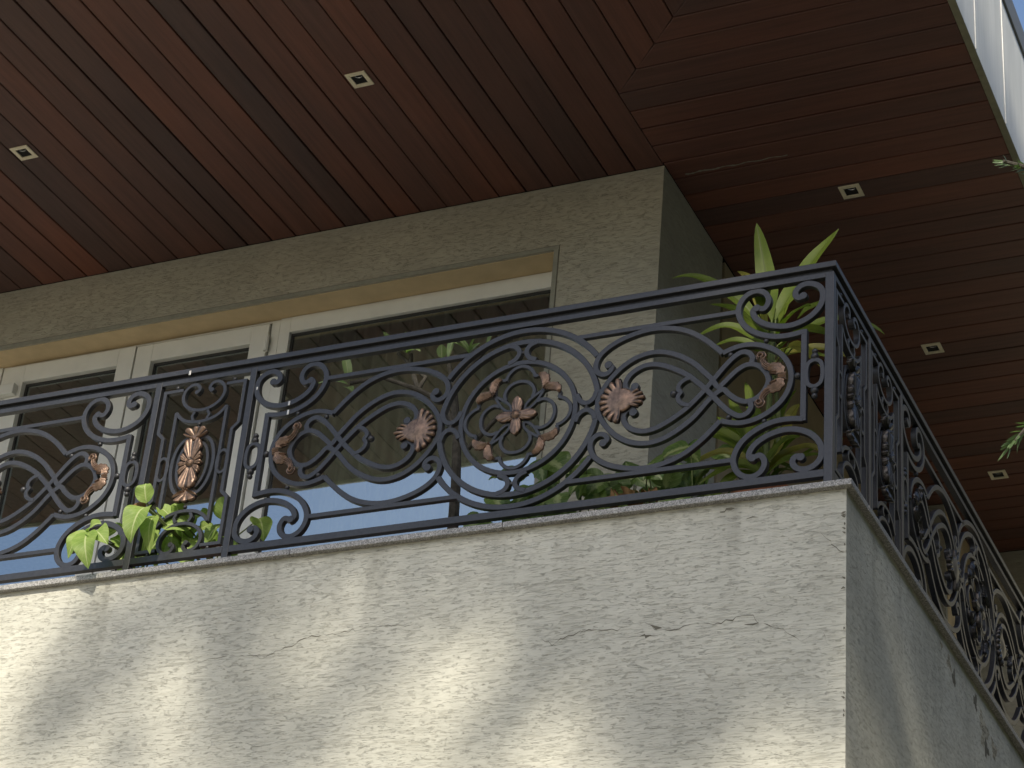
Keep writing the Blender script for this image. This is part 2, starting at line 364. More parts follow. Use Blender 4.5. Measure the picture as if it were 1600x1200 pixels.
# cracks and chips in the parapet render
def crack(pts, wid, y):
    mb = MB(); rnd = random.Random(int(abs(pts[0][0]*1000))); P = []
    for (a, b) in zip(pts[:-1], pts[1:]):
        n = max(2, int(math.hypot(b[0]-a[0], b[1]-a[1])/.018))
        for k in range(n): f = k/n; P.append((a[0]+(b[0]-a[0])*f + rnd.uniform(-.006, .006), a[1]+(b[1]-a[1])*f + rnd.uniform(-.007, .007)))
    P.append(pts[-1])
    for k, (x, z) in enumerate(P):
        t = k/(len(P)-1); h = .62*wid*(.2+.8*math.sin(math.pi*t))*rnd.uniform(.1, 1.3)*(1 if rnd.random() > .12 else .1)
        mb.v += [(x, y, z+h/2), (x, y, z-h/2)]
    mb.f = [(2*k, 2*k+1, 2*k+3, 2*k+2) for k in range(len(P)-1)]
    o = mb.build('crack', M_crack, parapet); return o
def wpt(c): return c
crack([(-5.05, 3.33), (-4.8, 3.36), (-4.62, 3.33), (-4.42, 3.40), (-4.1, 3.42), (-3.85, 3.40)], .006, YW-.0007)
crack([(-3.35, 3.288), (-3.301, 3.256), (-3.253, 3.284), (-3.186, 3.299), (-3.092, 3.3), (-3.024, 3.287), (-2.985, 3.305)], 0.009, YW-.0009)
crack([(-2.906, 3.307), (-2.873, 3.283), (-2.812, 3.271), (-2.695, 3.285)], 0.01, YW-.0009)
crack([(-2.695, 3.275), (-2.617, 3.277), (-2.541, 3.291), (-2.478, 3.294), (-2.449, 3.265), (-2.413, 3.254), (-2.35, 3.221), (-2.282, 3.176), (-2.248, 3.187)], 0.011, YW-.0009)
crack([(-2.204, 3.193), (-2.174, 3.144)], 0.007, YW-.0009)
crack([(-2.213, 3.616), (-2.167, 3.556), (-2.122, 3.516)], 0.009, YW-.0009)
crack([(-2.621, 3.745), (-2.595, 3.755), (-2.561, 3.759)], 0.022, YW-.0009)
crack([(-2.929, 3.251), (-2.903, 3.256), (-2.881, 3.252)], 0.022, YW-.0009)
crack([(-3.186, 3.293), (-3.168, 3.308)], 0.016, YW-.0009)
crack([(-2.884, 3.294), (-2.841, 3.282)], 0.02, YW-.0009)
crack([(-2.502, 3.26), (-2.451, 3.263)], 0.02, YW-.0009)
crack([(-2.515, 3.709), (-2.463, 3.707)], 0.014, YW-.0009)
rn_ = random.Random(4)
for k in range(14):
    zz = rn_.uniform(2.7, 3.76); crack([(XP-.002-rn_.uniform(.006, .016), zz), (XP-.0025, zz+rn_.uniform(-.006, .006))], .016, YW-.0012)
def flake(cy, cz, ry, rz, m, off, seed):
    mb = MB(); q = random.Random(seed); n = 34; mb.v.append((XP+off, cy, cz))
    for k in range(n):
        a = 2*math.pi*k/n; f = .55+.45*q.random()+.25*math.sin(3*a+seed); mb.v.append((XP+.0004, cy+ry*f*math.cos(a), cz+rz*f*math.sin(a)))
    mb.f = [(0, 1+k, 1+(k+1) % n) for k in range(n)]
    mb.build('flaked_patch', m, parapet)
M_flake = stucco('bare_render', (.40, .37, .29), (.15, .14, .11), (.50, .47, .37), .8, .006)
flake(9.20, 3.62, .10, .10, M_flake, .004, 1); flake(9.24, 3.55, .05, .06, M_crack, .005, 2); flake(8.58, 3.70, .05, .04, M_flake, .004, 3); flake(8.66, 3.66, .035, .045, M_crack, .005, 4); flake(9.05, 3.70, .04, .05, M_crack, .003, 5); flake(8.45, 3.73, .03, .02, M_flake, .004, 6); flake(9.40, 3.60, .07, .06, M_flake, .004, 7)
# far end of the side terrace
eb = MB(); eb.box((XI+.0005, 12.57, 3.79), (-3.104, YB-.0005, ZS-.002)); hp(eb, 'end_pier', M_stucco_in)
eb = MB(); eb.box((-3.104, 12.60, 3.79), (-3.100, YB-.0006, ZS-.003)); hp(eb, 'pier_side', M_beige)

# ------------------------------------------------------------------ soffit boards: real boards with dark gaps between
def board(mb, poly, tone, off, along_y):
    """poly: outline seen from below (x,y), at z ZS; chamfered lower edge"""
    n = len(poly); i = len(mb.v); cx = sum(p[0] for p in poly)/n; cy = sum(p[1] for p in poly)/n
    def add(p, z):
        mb.v.append((p[0], p[1], z)); mb.uv.append((p[1]+off, p[0]) if along_y else (p[0]+off, p[1])); mb.tone.append(tone)
    ins = []
    for k in range(n):      # inset by ~3 mm
        p = Vector(poly[k]); a = (Vector(poly[k-1])-p).normalized(); b = (Vector(poly[(k+1) % n])-p).normalized()
        s = abs(a.x*b.y-a.y*b.x) or 1; ins.append(p + (a+b)*(.003/s))
    for p in ins: add(p, ZS)
    for p in poly: add(p, ZS+.003)
    for p in poly: add(p, ZS+.02)
    mb.f.append(tuple(i+k for k in range(n)))
    for r_ in (0, 1):
        for k in range(n): q = (k+1) % n; mb.f.append((i+r_*n+k, i+r_*n+n+k, i+r_*n+n+q, i+r_*n+q))
sof = thing('soffit', 'dark red brown hardwood boards lining the underside of the roof overhang', 'ceiling', (-4, 8, ZS))
bm_ = MB(); rnd = random.Random(3); G = .0035
XM, YM = -3.5187, 7.7775
def tone(): return min(1, max(0, rnd.gauss(.42, .20)))
k = 0
while XM - .158*k > XL:                       # boards running front to back over the front terrace
    x1 = XM-.158*k; x0 = x1-.158; gp = G*rnd.choice((.7, 1, 1, 1.6)); yj = YI-.001
    cuts = [YF+.04, yj]
    for a, b in zip(cuts[:-1], cuts[1:]):
        board(bm_, [(x0+gp, a+.001), (x1-gp, a+.001), (x1-gp, b-.001), (x0+gp, b-.001)], tone(), rnd.uniform(0, 50), True)
    k += 1
P_ = .155; k = 0
while XM + P_*k < XF-.02:                     # mitred corner: L shaped courses
    x0 = XM+P_*k; x1 = min(x0+P_, XF-.001); m0 = YM-(x0-XM); m1 = YM-(x1-XM); t_ = tone()
    board(bm_, [(x0+G, YF+.041), (x1-G, YF+.041), (x1-G, m1+.0002), (x0+G, m0-.0002-2*G*0)], t_, rnd.uniform(0, 50), True)
    # board running sideways that meets it
    ya, yb = m1, m0
    board(bm_, [(x0+G+(0), m0-G+.0006), (x1-G*0, m1+G+.0012), (XF-.001, m1+G), (XF-.001, m0-G)] if x1 < XF-.01 else [(x0+G, m0-G), (x0+G+.02, m0-G-.02), (XF-.001, m0-G-.02), (XF-.001, m0-G)], min(1, max(0, t_+rnd.uniform(-.1, .1))), rnd.uniform(0, 50), False)
    k += 1
k = 0
while YM + P_*k < YB-.001:
    y0 = YM+P_*k; y1 = min(y0+P_, YB-.001); xs = XM if y0 < YI-.03 else XI+.001; gp = G*rnd.choice((.6, .8, 1, 1.3))*.8
    gp *= 1.6; board(bm_, [(xs+.001, y0+gp), (XF-.001, y0+gp), (XF-.001, y1-gp), (xs+.001, y1-gp)], tone(), rnd.uniform(0, 50), False); k += 1
at(bm_.build('boards', M_wood), sof)
pu = MB(); rp_ = random.Random(8)
for k in range(41):
    f = k/40; x = -3.44+.56*f; y = 8.520+.004*math.sin(k*.7); w_ = .0025+.006*rp_.random()*(1 if f < .5 else .35)
    pu.v += [(x, y-w_, ZS-.0012), (x, y+w_, ZS-.0012)]
pu.f = [(2*k, 2*k+1, 2*k+3, 2*k+2) for k in range(40)]; at(pu.build('putty_line', M_bead), sof)
bk = MB(); bk.box((XL, YF+.04, ZS+.021), (XF-.001, YB+.2, ZS+.06)); at(bk.build('backing', M_black), sof)
sm = MB(); sm.box((XL, YF, ZS-.004), (XF-.0005, YF+.0395, ZS+.03)); sm.box((XF, YF, ZS-.004), (XF+.036, YB+.2, ZS+.03)); at(sm.build('edge_trim', M_trim, bevel=.002), sof)
# putty smear along a board joint beside the wall corner
fa = MB(); XA = XF+.0365; yy = [YF-.02+.6155*k for k in range(13)]; off = (7.988-(YF-.02)) % .6155
yy = [YF-.02] + [YF-.02+off+.6155*k for k in range(12)]
for a, b in zip(yy[:-1], yy[1:]):
    fa.box((XA-.03, a+.004, ZS-.002), (XA, b-.004, 7.38))
fascia = thing('fascia', 'pale metal clad roof edge with a dark gutter above the soffit', 'roof edge', (XA, 9, ZS))
at(fa.build('cladding', M_panel, bevel=.002), fascia)
fb = MB(); fb.box((XL, YF-.02, ZS-.001), (XA-.031, YF-.0005, 7.38)); at(fb.build('cladding', M_panel), fascia)
sr = MB(); M_seam = plain('seam_white', (.62, .62, .60), .5)
for b in yy[1:]:
    sr = MB(); sr.box((XA-.02, b-.0022, ZS-.001), (XA+.004, b+.0022, 7.379)); at(sr.build('seam', M_seam), fascia)
gt = MB(); gt.box((XL, YF-.035, 7.381), (XA+.012, YB+.3, 7.54)); gt.box((XL, YF, ZS+.0605), (XF-.001, YB+.2, 7.380)); at(gt.build('gutter', plain('dark_gutter', (.13, .13, .12), .5), bevel=.004), fascia)

# ------------------------------------------------------------------ recessed downlights
def lamp(x, y, label):
    t = thing('downlight', label, 'ceiling lamp', (x, y, ZS), 0, 'square recessed downlights in the soffit')
    f = MB(); a, b = .056, .034
    for (x0, y0, x1, y1) in ((-a, -a, a, -b), (-a, b, a, a), (-a, -b+.0002, -b, b-.0002), (b, -b+.0002, a, b-.0002)): f.box((x0, y0, -.007), (x1, y1, -.001))
    f.build('trim', M_lamp_trim, t, bevel=.001)
    h = MB(); e = .034
    h.v = [(-e, -e, -.0012), (e, -e, -.0012), (e, e, -.0012), (-e, e, -.0012), (-e, -e, .0), (e, -e, .0), (e, e, .0), (-e, e, .0)]; h.f = [(0, 1, 5, 4), (1, 2, 6, 5), (2, 3, 7, 6), (3, 0, 4, 7)]
    c = MB(); c.v = [(-.0338, -.0338, -.0011), (.0338, -.0338, -.0011), (.0338, .0338, -.0011), (-.0338, .0338, -.0011)]; c.f = [(3, 2, 1, 0)]
    c.build('cavity', M_black, t)
    r_ = MB(); r_.tube([(.010+.020*math.cos(q), -.032+.018*math.sin(q), -.0045) for q in [R(10)+R(160)*k/14 for k in range(15)]], .0026, 6); r_.build('lamp_ring', M_lens, t, smooth=True)
for x, y, l in ((-4.7111, 7.2527, 'cream square downlight above the middle of the front railing, second from left'), (-6.7624, 7.2405, 'cream square downlight near the left edge of the photo'),
                (-2.6621, 8.928, 'cream square downlight on the right soffit, above the railing corner'), (-2.6656, 10.599, 'cream square downlight beside the side handrail, between two others of its row'),
                (-2.6689, 12.251, 'cream square downlight lowest in the photo, farthest down the side terrace')): lamp(x, y, l)

# ------------------------------------------------------------------ railing
def smooth_curve(P, closed=False, sub=5):
    n = len(P); out = []
    rng = range(n) if closed else range(n-1)
    for i in rng:
        p0 = P[(i-1) % n] if closed or i > 0 else (2*P[0][0]-P[1][0], 2*P[0][1]-P[1][1])
        p1, p2 = P[i], P[(i+1) % n]
        p3 = P[(i+2) % n] if closed or i+2 < n else (2*P[-1][0]-P[-2][0], 2*P[-1][1]-P[-2][1])
        # centripetal-ish tangents
        d1 = math.dist(p1, p2)**.5 or 1; d0 = math.dist(p0, p1)**.5 or 1; d2 = math.dist(p2, p3)**.5 or 1
        m1 = [(p2[k]-p1[k]) + d1*((p1[k]-p0[k])/d0 - (p2[k]-p0[k])/(d0+d1)) for k in (0, 1)]
        m2 = [(p2[k]-p1[k]) + d1*((p3[k]-p2[k])/d2 - (p3[k]-p1[k])/(d1+d2)) for k in (0, 1)]
        for j in range(sub):
            t = j/sub; h00 = 2*t**3-3*t*t+1; h10 = t**3-2*t*t+t; h01 = -2*t**3+3*t*t; h11 = t**3-t*t
            out.append(tuple(h00*p1[k]+h10*m1[k]+h01*p2[k]+h11*m2[k] for k in (0, 1)))
    if not closed: out.append(P[-1])
    return out
class Scroll(MB):
    """flat bar bent on edge; panel plane = local XZ, front towards -Y; units mm in"""
    k = 0
    def bar(s, P, wd=19, dp=20, closed=False, sm=True, sub=5, taper=None):
        Scroll.k += 1; y0 = .003 + (Scroll.k % 7)*.00035; y1 = y0 + (dp+5)/1000 - (Scroll.k % 7)*.0002
        Q = smooth_curve(P, closed, sub) if sm else P; n = len(Q); i0 = len(s.v); c = .0016
        for k in range(n):
            a = Q[(k-1) % n] if closed or k > 0 else Q[k]; b = Q[(k+1) % n] if closed or k < n-1 else Q[k]; p = Q[k]
            if (closed or 0 < k < n-1):
                u1 = Vector((p[0]-a[0], p[1]-a[1])).normalized(); u2 = Vector((b[0]-p[0], b[1]-p[1])).normalized()
                t = (u1+u2); t = t.normalized() if t.length > .05 else u1; cs = max(.35, t.dot(u1))
            else: t = Vector((b[0]-a[0], b[1]-a[1])).normalized(); cs = 1
            nx, nz = -t.y, t.x; h = wd*1.27/2000/cs
            if taper: h *= taper(k/(n-1))
            x, z = p[0]/1000, p[1]/1000
            for (o, y) in ((-h, y0+c), (-h+c, y0), (h-c, y0), (h, y0+c), (h, y1), (-h, y1)): s.v.append((x+nx*o, y, z+nz*o))
        m = 6
        for k in range(n if closed else n-1):
            a = i0+k*m; b = i0+((k+1) % n)*m
            for j in range(m): q = (j+1) % m; s.f.append((a+j, b+j, b+q, a+q))
        if not closed: s.f.append(tuple(i0+j for j in range(m))); s.f.append(tuple(i0+(n-1)*m+j for j in reversed(range(m))))
    def disc(s, p, r, dp=21):
        i = len(s.v); n = 18; x, z = p[0]/1000, p[1]/1000; y0 = .0025; y1 = y0+(dp+5)/1000; r *= 1.13/1000
        for (rr, y) in ((r-.0016, y0), (r, y0+.0016), (r, y1)):
            for k in range(n): t = 2*math.pi*k/n; s.v.append((x+rr*math.cos(t), y, z+rr*math.sin(t)))
        s.f.append(tuple(i+k for k in range(n))); s.f.append(tuple(i+2*n+k for k in reversed(range(n))))
        for j in (0, 1):
            for k in range(n): q = (k+1) % n; s.f.append((i+j*n+k, i+j*n+n+k, i+j*n+n+q, i+j*n+q))
def flips(P, su, sv): return [(su*a, sv*b) for a, b in P]
C_SCR = [(-1262, 374), (-1243, 370), (-1229, 383), (-1231, 405), (-1250, 425), (-1280, 432), (-1316, 420), (-1340, 394), (-1346, 355), (-1334, 314), (-1298, 274), (-1249, 250), (-1200, 242), (-1158, 247), (-1115, 261), (-1075, 286), (-1052, 314), (-1046, 340), (-1058, 356)]
HOOK = [(-1074, 348), (-1092, 344), (-1107, 360), (-1112, 388), (-1098, 418), (-1072, 434), (-1042, 435), (-1010, 418), (-988, 386), (-981, 350), (-990, 312), (-1012, 275), (-1046, 243), (-1092, 217), (-1140, 201), (-1185, 196), (-1228, 198), (-1268, 204)]
ARC = [(-919, 160), (-891, 189), (-848, 231), (-804, 266), (-774, 286), (-728, 308), (-681, 322), (-634, 330), (-585, 331), (-537, 325), (-488, 313), (-439, 295), (-398, 271), (-368, 243), (-352, 210), (-350, 182), (-362, 158), (-388, 144), (-414, 152), (-424, 174), (-412, 190)]
DLP = [(-919, 160), (-960, 174), (-1000, 182), (-1045, 180), (-1088, 168), (-1135, 143), (-1177, 106), (-1204, 60), (-1214, 18)]
BIG = [(-907, 0), (-871, 49), (-829, 96), (-801, 126), (-757, 161), (-712, 188), (-667, 207), (-620, 216), (-572, 213), (-522, 198), (-471, 167), (-434, 132), (-402, 91), (-378, 45), (-369, 0)]
SML = [(-1120, 0), (-1110, 34), (-1088, 64), (-1058, 83), (-1023, 86), (-989, 71), (-955, 43), (-925, 14)]
BMP = [(-1044, 90), (-1049, 116), (-1034, 141), (-1003, 150), (-967, 131), (-928, 93), (-890, 48), (-850, 0), (-815, -36), (-770, -78), (-726, -108), (-682, -133), (-636, -152), (-589, -158), (-550, -149), (-513, -125), (-493, -93), (-492, -66), (-509, -46), (-533, -47), (-540, -60)]
BRK = [(-785, 66), (-755, 57), (-733, 36), (-731, 15), (-741, 0)]
def arcpts(R_, a0, a1, n=24): return [(R_*math.cos(R(a0+(a1-a0)*k/n)), R_*math.sin(R(a0+(a1-a0)*k/n))) for k in range(n+1)]

def polar(Rf, Hf, nr=14, nt=180, cx=0, cz=0, rot=0, base=-.002, thick=.004):
    """relief ornament in local XZ: radius Rf(theta) m, height towards -Y Hf(rho, theta)"""
    mb = MB(); 
    for i in range(nr+1):
        rho = i/nr
        for k in range(nt):
            t = 2*math.pi*k/nt; r = Rf(t)*rho
            mb.v.append((cx+r*math.cos(t+rot), base-.72*Hf(rho, t), cz+r*math.sin(t+rot)))
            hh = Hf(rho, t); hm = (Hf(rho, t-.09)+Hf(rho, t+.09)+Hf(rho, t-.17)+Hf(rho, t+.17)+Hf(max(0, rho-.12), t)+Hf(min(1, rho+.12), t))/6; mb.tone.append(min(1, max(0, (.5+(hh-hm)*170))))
    for k in range(nt): t = 2*math.pi*k/nt; r = Rf(t)*.97; mb.tone.append(0); mb.v.append((cx+r*math.cos(t+rot), base+thick+.006, cz+r*math.sin(t+rot)))
    for i in range(nr+1):
        for k in range(nt): q = (k+1) % nt; a = i*nt; mb.f.append((a+k, a+q, a+nt+q, a+nt+k))
    mb.f = [f for f in mb.f]
    return mb
def sstep(a, b, x): x = min(1, max(0, (x-a)/(b-a))); return x*x*(3-2*x)
def wrap(t): return (t+math.pi) % (2*math.pi) - math.pi
def shell_mesh(sx):
    # fan opens towards the medallion (+x for the left half), tail points away
    def Rf(t):
        a = abs(wrap(t)); fan = (.096+.012*sstep(.5, 1.5, a))*(1-.035*(1-abs(math.cos(a*9))))
        if a < 1.66: return fan*(1-.6*sstep(1.52, 1.66, a))
        if a < 2.5: return .058
        b = math.pi-a; return .058+(.034+.020*max(0, 1-b/.5)-.007*(1-abs(math.cos(b*11))))*sstep(2.5, 2.66, a)
    def Hf(rho, t):
        a = wrap(t); b = math.pi-abs(a)
        rid = 1-(1-abs(math.cos(a*9)))**1.1 if abs(a) < 1.66 else (1-(1-abs(math.cos(b*13)))**1.1 if b < .62 else .5)
        return .014 + .011*math.exp(-(rho*Rf(t)/.042)**2) + .016*rho*(rid-.45)*sstep(.52, .85, rho)*(1 if abs(a) < 1.45 or b < .5 else .0) - .008*sstep(.9, 1, rho)
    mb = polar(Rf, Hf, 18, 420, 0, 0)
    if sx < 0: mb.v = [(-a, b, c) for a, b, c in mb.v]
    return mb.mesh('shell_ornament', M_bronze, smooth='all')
def star_mesh():
    def Rf(t): c = abs(math.cos(2*t)); return .030+.068*c**1.7*(1-.10*abs(math.sin(12*t))) 
    def Hf(rho, t): return .010+.010*math.sqrt(max(0, 1-rho))*1.4 + .006*abs(math.cos(2*t))**8*rho + .004*rho*abs(math.sin(12*t)) - (.006 if .35 < rho < .45 else 0)*0 + (.012*max(0, 1-(rho*Rf(t)/.019)**2) if rho*Rf(t) < .019 else -.002)
    return polar(Rf, Hf, 20, 160).mesh('star_rosette', M_bronze, smooth='all')
def rosette_mesh():
    def Rf(t):
        v = abs(math.sin(t)); return .047+.078*v**5 + .015*abs(math.cos(5*t))
    def Hf(rho, t):
        r = rho*Rf(t); boss = .014*max(0, 1-(r/.018)**2) if r < .018 else 0
        return .010+.016*rho*abs(math.cos(5*t))**.8+.007*rho*abs(math.cos(15*t))+.006*(1-rho)+boss - (.006 if .018 <= r < .024 else 0) - .005*sstep(.88, 1, rho)
    return polar(Rf, Hf, 18, 180).mesh('oval_rosette', M_bronze, smooth='all')
def palmette_mesh():
    def Rf(t):
        a = abs(wrap(t-math.pi/2)); return (.052+.016*sstep(.2, 1.0, a))*(1+.07*abs(math.cos(a*4.5)))*(1-sstep(1.15, 1.5, a)*.78) if a < 1.5 else .014
    def Hf(rho, t):
        a = wrap(t-math.pi/2); return .008+.018*rho*abs(math.cos(a*4.5))**.8*sstep(.1, .6, rho)
    return polar(Rf, Hf, 10, 120).mesh('palmette', M_bronze, smooth='all')
def lobe(mb, P, W, ridge=3, h=.012, y=-.001):
    """fleshy leaf swept along P (mm) with half widths W (mm), ribbed"""
    Q = smooth_curve(P, False, 5); n = len(Q); ns = 24; i0 = len(mb.v)
    for k in range(n):
        a = Q[max(0, k-1)]; b = Q[min(n-1, k+1)]; t = Vector((b[0]-a[0], b[1]-a[1])).normalized(); f = k/(n-1)*(len(W)-1); j = min(int(f), len(W)-2); w_ = (W[j]+(W[j+1]-W[j])*(f-j))*(1+.13*math.sin(k*1.9))
        for s_ in range(ns+1):
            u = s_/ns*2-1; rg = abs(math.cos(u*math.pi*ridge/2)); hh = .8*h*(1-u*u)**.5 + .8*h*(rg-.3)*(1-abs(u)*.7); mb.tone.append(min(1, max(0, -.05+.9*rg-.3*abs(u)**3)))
            mb.v.append(((Q[k][0]-t.y*u*w_)/1000, y-.75*hh*min(1, w_/9), (Q[k][1]+t.x*u*w_)/1000))
    for k in range(n-1):
        for s_ in range(ns): a = i0+k*(ns+1)+s_; mb.f.append((a, a+1, a+ns+2, a+ns+1))
def volute_mesh(sx):
    mb = MB()
    for sv in (1, -1):
        lobe(mb, [(-1172, 12*sv), (-1168, 34*sv), (-1145, 48*sv), (-1122, 40*sv)], [18, 27, 25, 8], 9, .018)
        lobe(mb, [(-1160, 20*sv), (-1140, 24*sv), (-1126, 20*sv)], [10, 9, 2], 3, .018)
        lobe(mb, [(-1135, 50*sv), (-1112, 62*sv), (-1098, 82*sv), (-1094, 98*sv)], [17, 15, 12, 11], 4, .015)
        lobe(mb, [(-1092, 96*sv), (-1100, 112*sv), (-1088, 120*sv), (-1078, 108*sv), (-1084, 98*sv)], [12, 14, 14, 12, 9], 2, .017)
    lobe(mb, [(-1200, 1), (-1185, 1), (-1166, 1)], [20, 17, 14], 5, .016)
    mb.v = [(sx*(a), b, c) for a, b, c in mb.v]
    return mb.mesh('volute_ornament', M_bronze, smooth='all')
def leaf_pair_mesh():
    # acanthus pair, built pointing up (+z) about the origin: wings spread sideways
    mb = MB()
    for s_ in (1, -1):
        lobe(mb, [(4*s_, -22), (16*s_, -8), (34*s_, 6), (58*s_, 8), (74*s_, -2)], [11, 20, 23, 17, 4], 8, .017)
        lobe(mb, [(8*s_, -8), (20*s_, 8), (26*s_, 22)], [11, 11, 3], 3, .013)
    lobe(mb, [(0, -34), (0, -14), (0, 8)], [8, 12, 4], 3, .016)
    return mb.mesh('acanthus_ornament', M_bronze, smooth='all')

def wide_panel_parts():
    parts = []
    for su in (1, -1):
        A = Scroll()
        for sv in (1, -1):
            A.bar(flips(C_SCR, su, sv), 21); A.disc((su*-1262, sv*376), 15.5); A.disc((su*-1061, sv*352), 15.5)
            A.bar(flips(HOOK, su, sv), 20)
            A.bar(flips([(-979, 349), (-246, 349)], su, sv), 17, 18, sm=False)
            A.bar(flips(ARC, su, sv), 19); A.disc((su*-408, sv*188), 16)
            A.bar(flips(BMP, su, sv), 19); A.disc((su*-535, sv*-62), 16)
        A.bar(flips([(-1268, 213), (-1268, -213)], su, 1), 20, 20, sm=False)
        A.bar(flips(DLP+flips(DLP, 1, -1)[::-1], su, 1), 19)
        A.bar(flips(BIG+flips(BIG, 1, -1)[::-1][1:-1]+flips(SML, 1, -1)[::-1]+SML[1:], su, 1), 19, closed=True)
        A.bar(flips(BRK+flips(BRK, 1, -1)[::-1][1:], su, 1), 16)
        parts.append(('scrollwork', A.mesh('scrollwork', M_iron, smooth=True), []))
    subs = parts[0][2]
    for su in (1, -1):
        o = Scroll(); o.bar([(su*-1313+x, z) for x, z in [(-33, 24), (-33, -24), (-24, -50), (0, -62), (24, -50), (33, -24), (33, 24), (24, 50), (0, 62), (-24, 50)]], 15, 17, closed=True); subs.append(('oval_ring', o.mesh('oval_ring', M_iron, smooth=True), None))
    balls = []
    for su in (1, -1):
        balls += [(su*-1241, 0, 14), (su*-709, 0, 15), (su*-1313, 80, 15.5), (su*-1313, 104, 12), (su*-1313, -80, 15.5), (su*-1313, -104, 12), (su*-953, 147, 11), (su*-953, -147, 11), (su*-1105, 188, 10), (su*-1105, -188, 10)]
    balls += [(0, 319, 9), (0, -319, 9), (319, 0, 9), (-319, 0, 9)]
    bm1 = MB().ball((0, 0, 0), 1.0); bme = bm1.mesh('ball', M_iron, smooth='all')
    for x, z, r in balls: subs.append(('ball', bme, (x/1000, .012, z/1000, r*1.08/1000)))
    # medallion
    Md = Scroll(); Rm = Scroll()
    for a in (0, 180): Rm.bar(arcpts(428, a+34.5, a+145.5, 40), 20, 20, sub=1)
    Rm.bar(arcpts(371, 0, 360, 72)[:-1], 20, 20, closed=True, sub=1); Rm.bar(arcpts(268, 0, 360, 60)[:-1], 18, 19, closed=True, sub=1)
    CN = [(-66, 361), (-38, 352), (-21, 335), (-17, 319), (-21, 303), (-38, 284), (-66, 272)]
    for q in range(4):
        c, s_ = [(1, 0), (0, 1), (-1, 0), (0, -1)][q]; rt = lambda P: [(x*c-z*s_, x*s_+z*c) for x, z in P]
        Rm.bar(rt(CN), 18); Rm.bar(rt(flips(CN, -1, 1)), 18)
        Md.bar(rt([(-68, 186), (-64, 202), (-50, 224), (-28, 241), (0, 248), (28, 241), (50, 224), (64, 202), (68, 186)]), 13, 13)
        Md.bar(rt([(68, 188), (78, 191), (92, 191), (108, 181), (117, 162), (119, 140), (113, 113)]), 12, 12)
        Md.bar(rt([(188, 68), (191, 78), (191, 92), (181, 108), (162, 117), (140, 119), (113, 113)]), 12, 12)
        Md.bar(rt([(-62, 88), (-70, 112), (-62, 140), (-38, 164), (0, 173), (38, 164), (62, 140), (70, 112), (62, 88)]), 13, 13)
        Md.bar(rt([(112, 112), (98, 84), (76, 54), (52, 35), (33, 33), (35, 52), (54, 76), (84, 98)]), 11, 12, closed=True)
    parts.append(('medallion', Rm.mesh('medallion', M_iron, smooth=True), [('quatrefoil', Md.mesh('quatrefoil', M_iron, smooth=True), None)]))
    ms = parts[2][2]
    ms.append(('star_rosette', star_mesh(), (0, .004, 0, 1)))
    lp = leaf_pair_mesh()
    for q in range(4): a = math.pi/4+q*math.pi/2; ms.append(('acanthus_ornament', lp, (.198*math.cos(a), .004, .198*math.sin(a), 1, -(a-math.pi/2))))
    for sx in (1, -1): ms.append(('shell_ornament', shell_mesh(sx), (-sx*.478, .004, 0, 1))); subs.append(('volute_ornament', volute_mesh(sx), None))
    return parts
def narrow_panel_parts():
    A = Scroll(); w1 = 14
    FRM = [(-118, 409), (-218, 409), (-218, 192), (-186, 160), (-186, -160), (-218, -192), (-218, -421), (-118, -421)]
    A.bar(FRM, w1, 18, sm=False); A.bar(flips(FRM, -1, 1), w1, 18, sm=False)
    SC_ = [(-42, 386), (-31, 393), (-29, 408), (-42, 425), (-72, 428), (-102, 407), (-113, 368), (-98, 330), (-62, 301), (-20, 288), (0, 287)]
    AR = [(-137, 290), (-122, 272), (-98, 250), (-60, 233), (0, 225)]
    for sv, dz in ((1, 0), (-1, -12)):
        P = [(a, b*sv+dz) for a, b in SC_]; A.bar(P + [(-a, b) for a, b in P[:-1]][::-1], 14); A.disc((-41, sv*388+dz), 11); A.disc((41, sv*388+dz), 11)
        P = [(a, b*sv+dz) for a, b in AR]; A.bar(P + [(-a, b) for a, b in P[:-1]][::-1], 14)
        for su in (1, -1): A.bar([(su*-34, sv*281+dz), (su*-46, sv*258+dz), (su*-36, sv*236+dz)], 12)
    for su in (1, -1):
        A.bar(flips([(-137, 292), (-137, -304)], su, 1), 13, 17, sm=False)
        A.bar([(su*a, b) for a, b in [(-14, 118), (-30, 134), (-56, 136), (-84, 112), (-104, 66), (-112, 0), (-104, -66), (-84, -116), (-56, -146), (-30, -146), (-14, -128)]], 14)
        A.bar([(su*a, b) for a, b in [(-18, 96), (-36, 108), (-54, 96), (-74, 54), (-80, 0), (-74, -54), (-54, -100), (-36, -116), (-18, -104)]], 12)
    parts = [('narrow_scrollwork', A.mesh('narrow_scrollwork', M_iron, smooth=True), [])]; subs = parts[0][2]
    for su in (1, -1):
        o = Scroll(); o.bar([(su*-161+x, z-4) for x, z in [(-22, 40), (-22, -40), (0, -58), (22, -40), (22, 40), (0, 58)]], 12, 16, closed=True); subs.append(('oval_ring', o.mesh('oval_ring', M_iron, smooth=True), None))
    bme = MB().ball((0, 0, 0), 1.0).mesh('ball', M_iron, smooth='all')
    for x, z, r in ((0, 214, 10), (0, 197, 8), (0, -214, 9), (0, -234, 9), (-155, 428, 10), (155, 428, 10), (-158, -436, 9), (158, -436, 9)): subs.append(('ball', bme, (x/1000, .012, z/1000, r*1.08/1000)))
    subs.append(('oval_rosette', rosette_mesh(), (0, .002, 0, 1))); pm = palmette_mesh()
    subs.append(('palmette', pm, (0, .002, .132, 1, 0))); subs.append(('palmette', pm, (0, .002, -.142, 1, math.pi)))
    return parts
WIDE = wide_panel_parts(); NARROW = narrow_panel_parts()
ZM = 4.3722
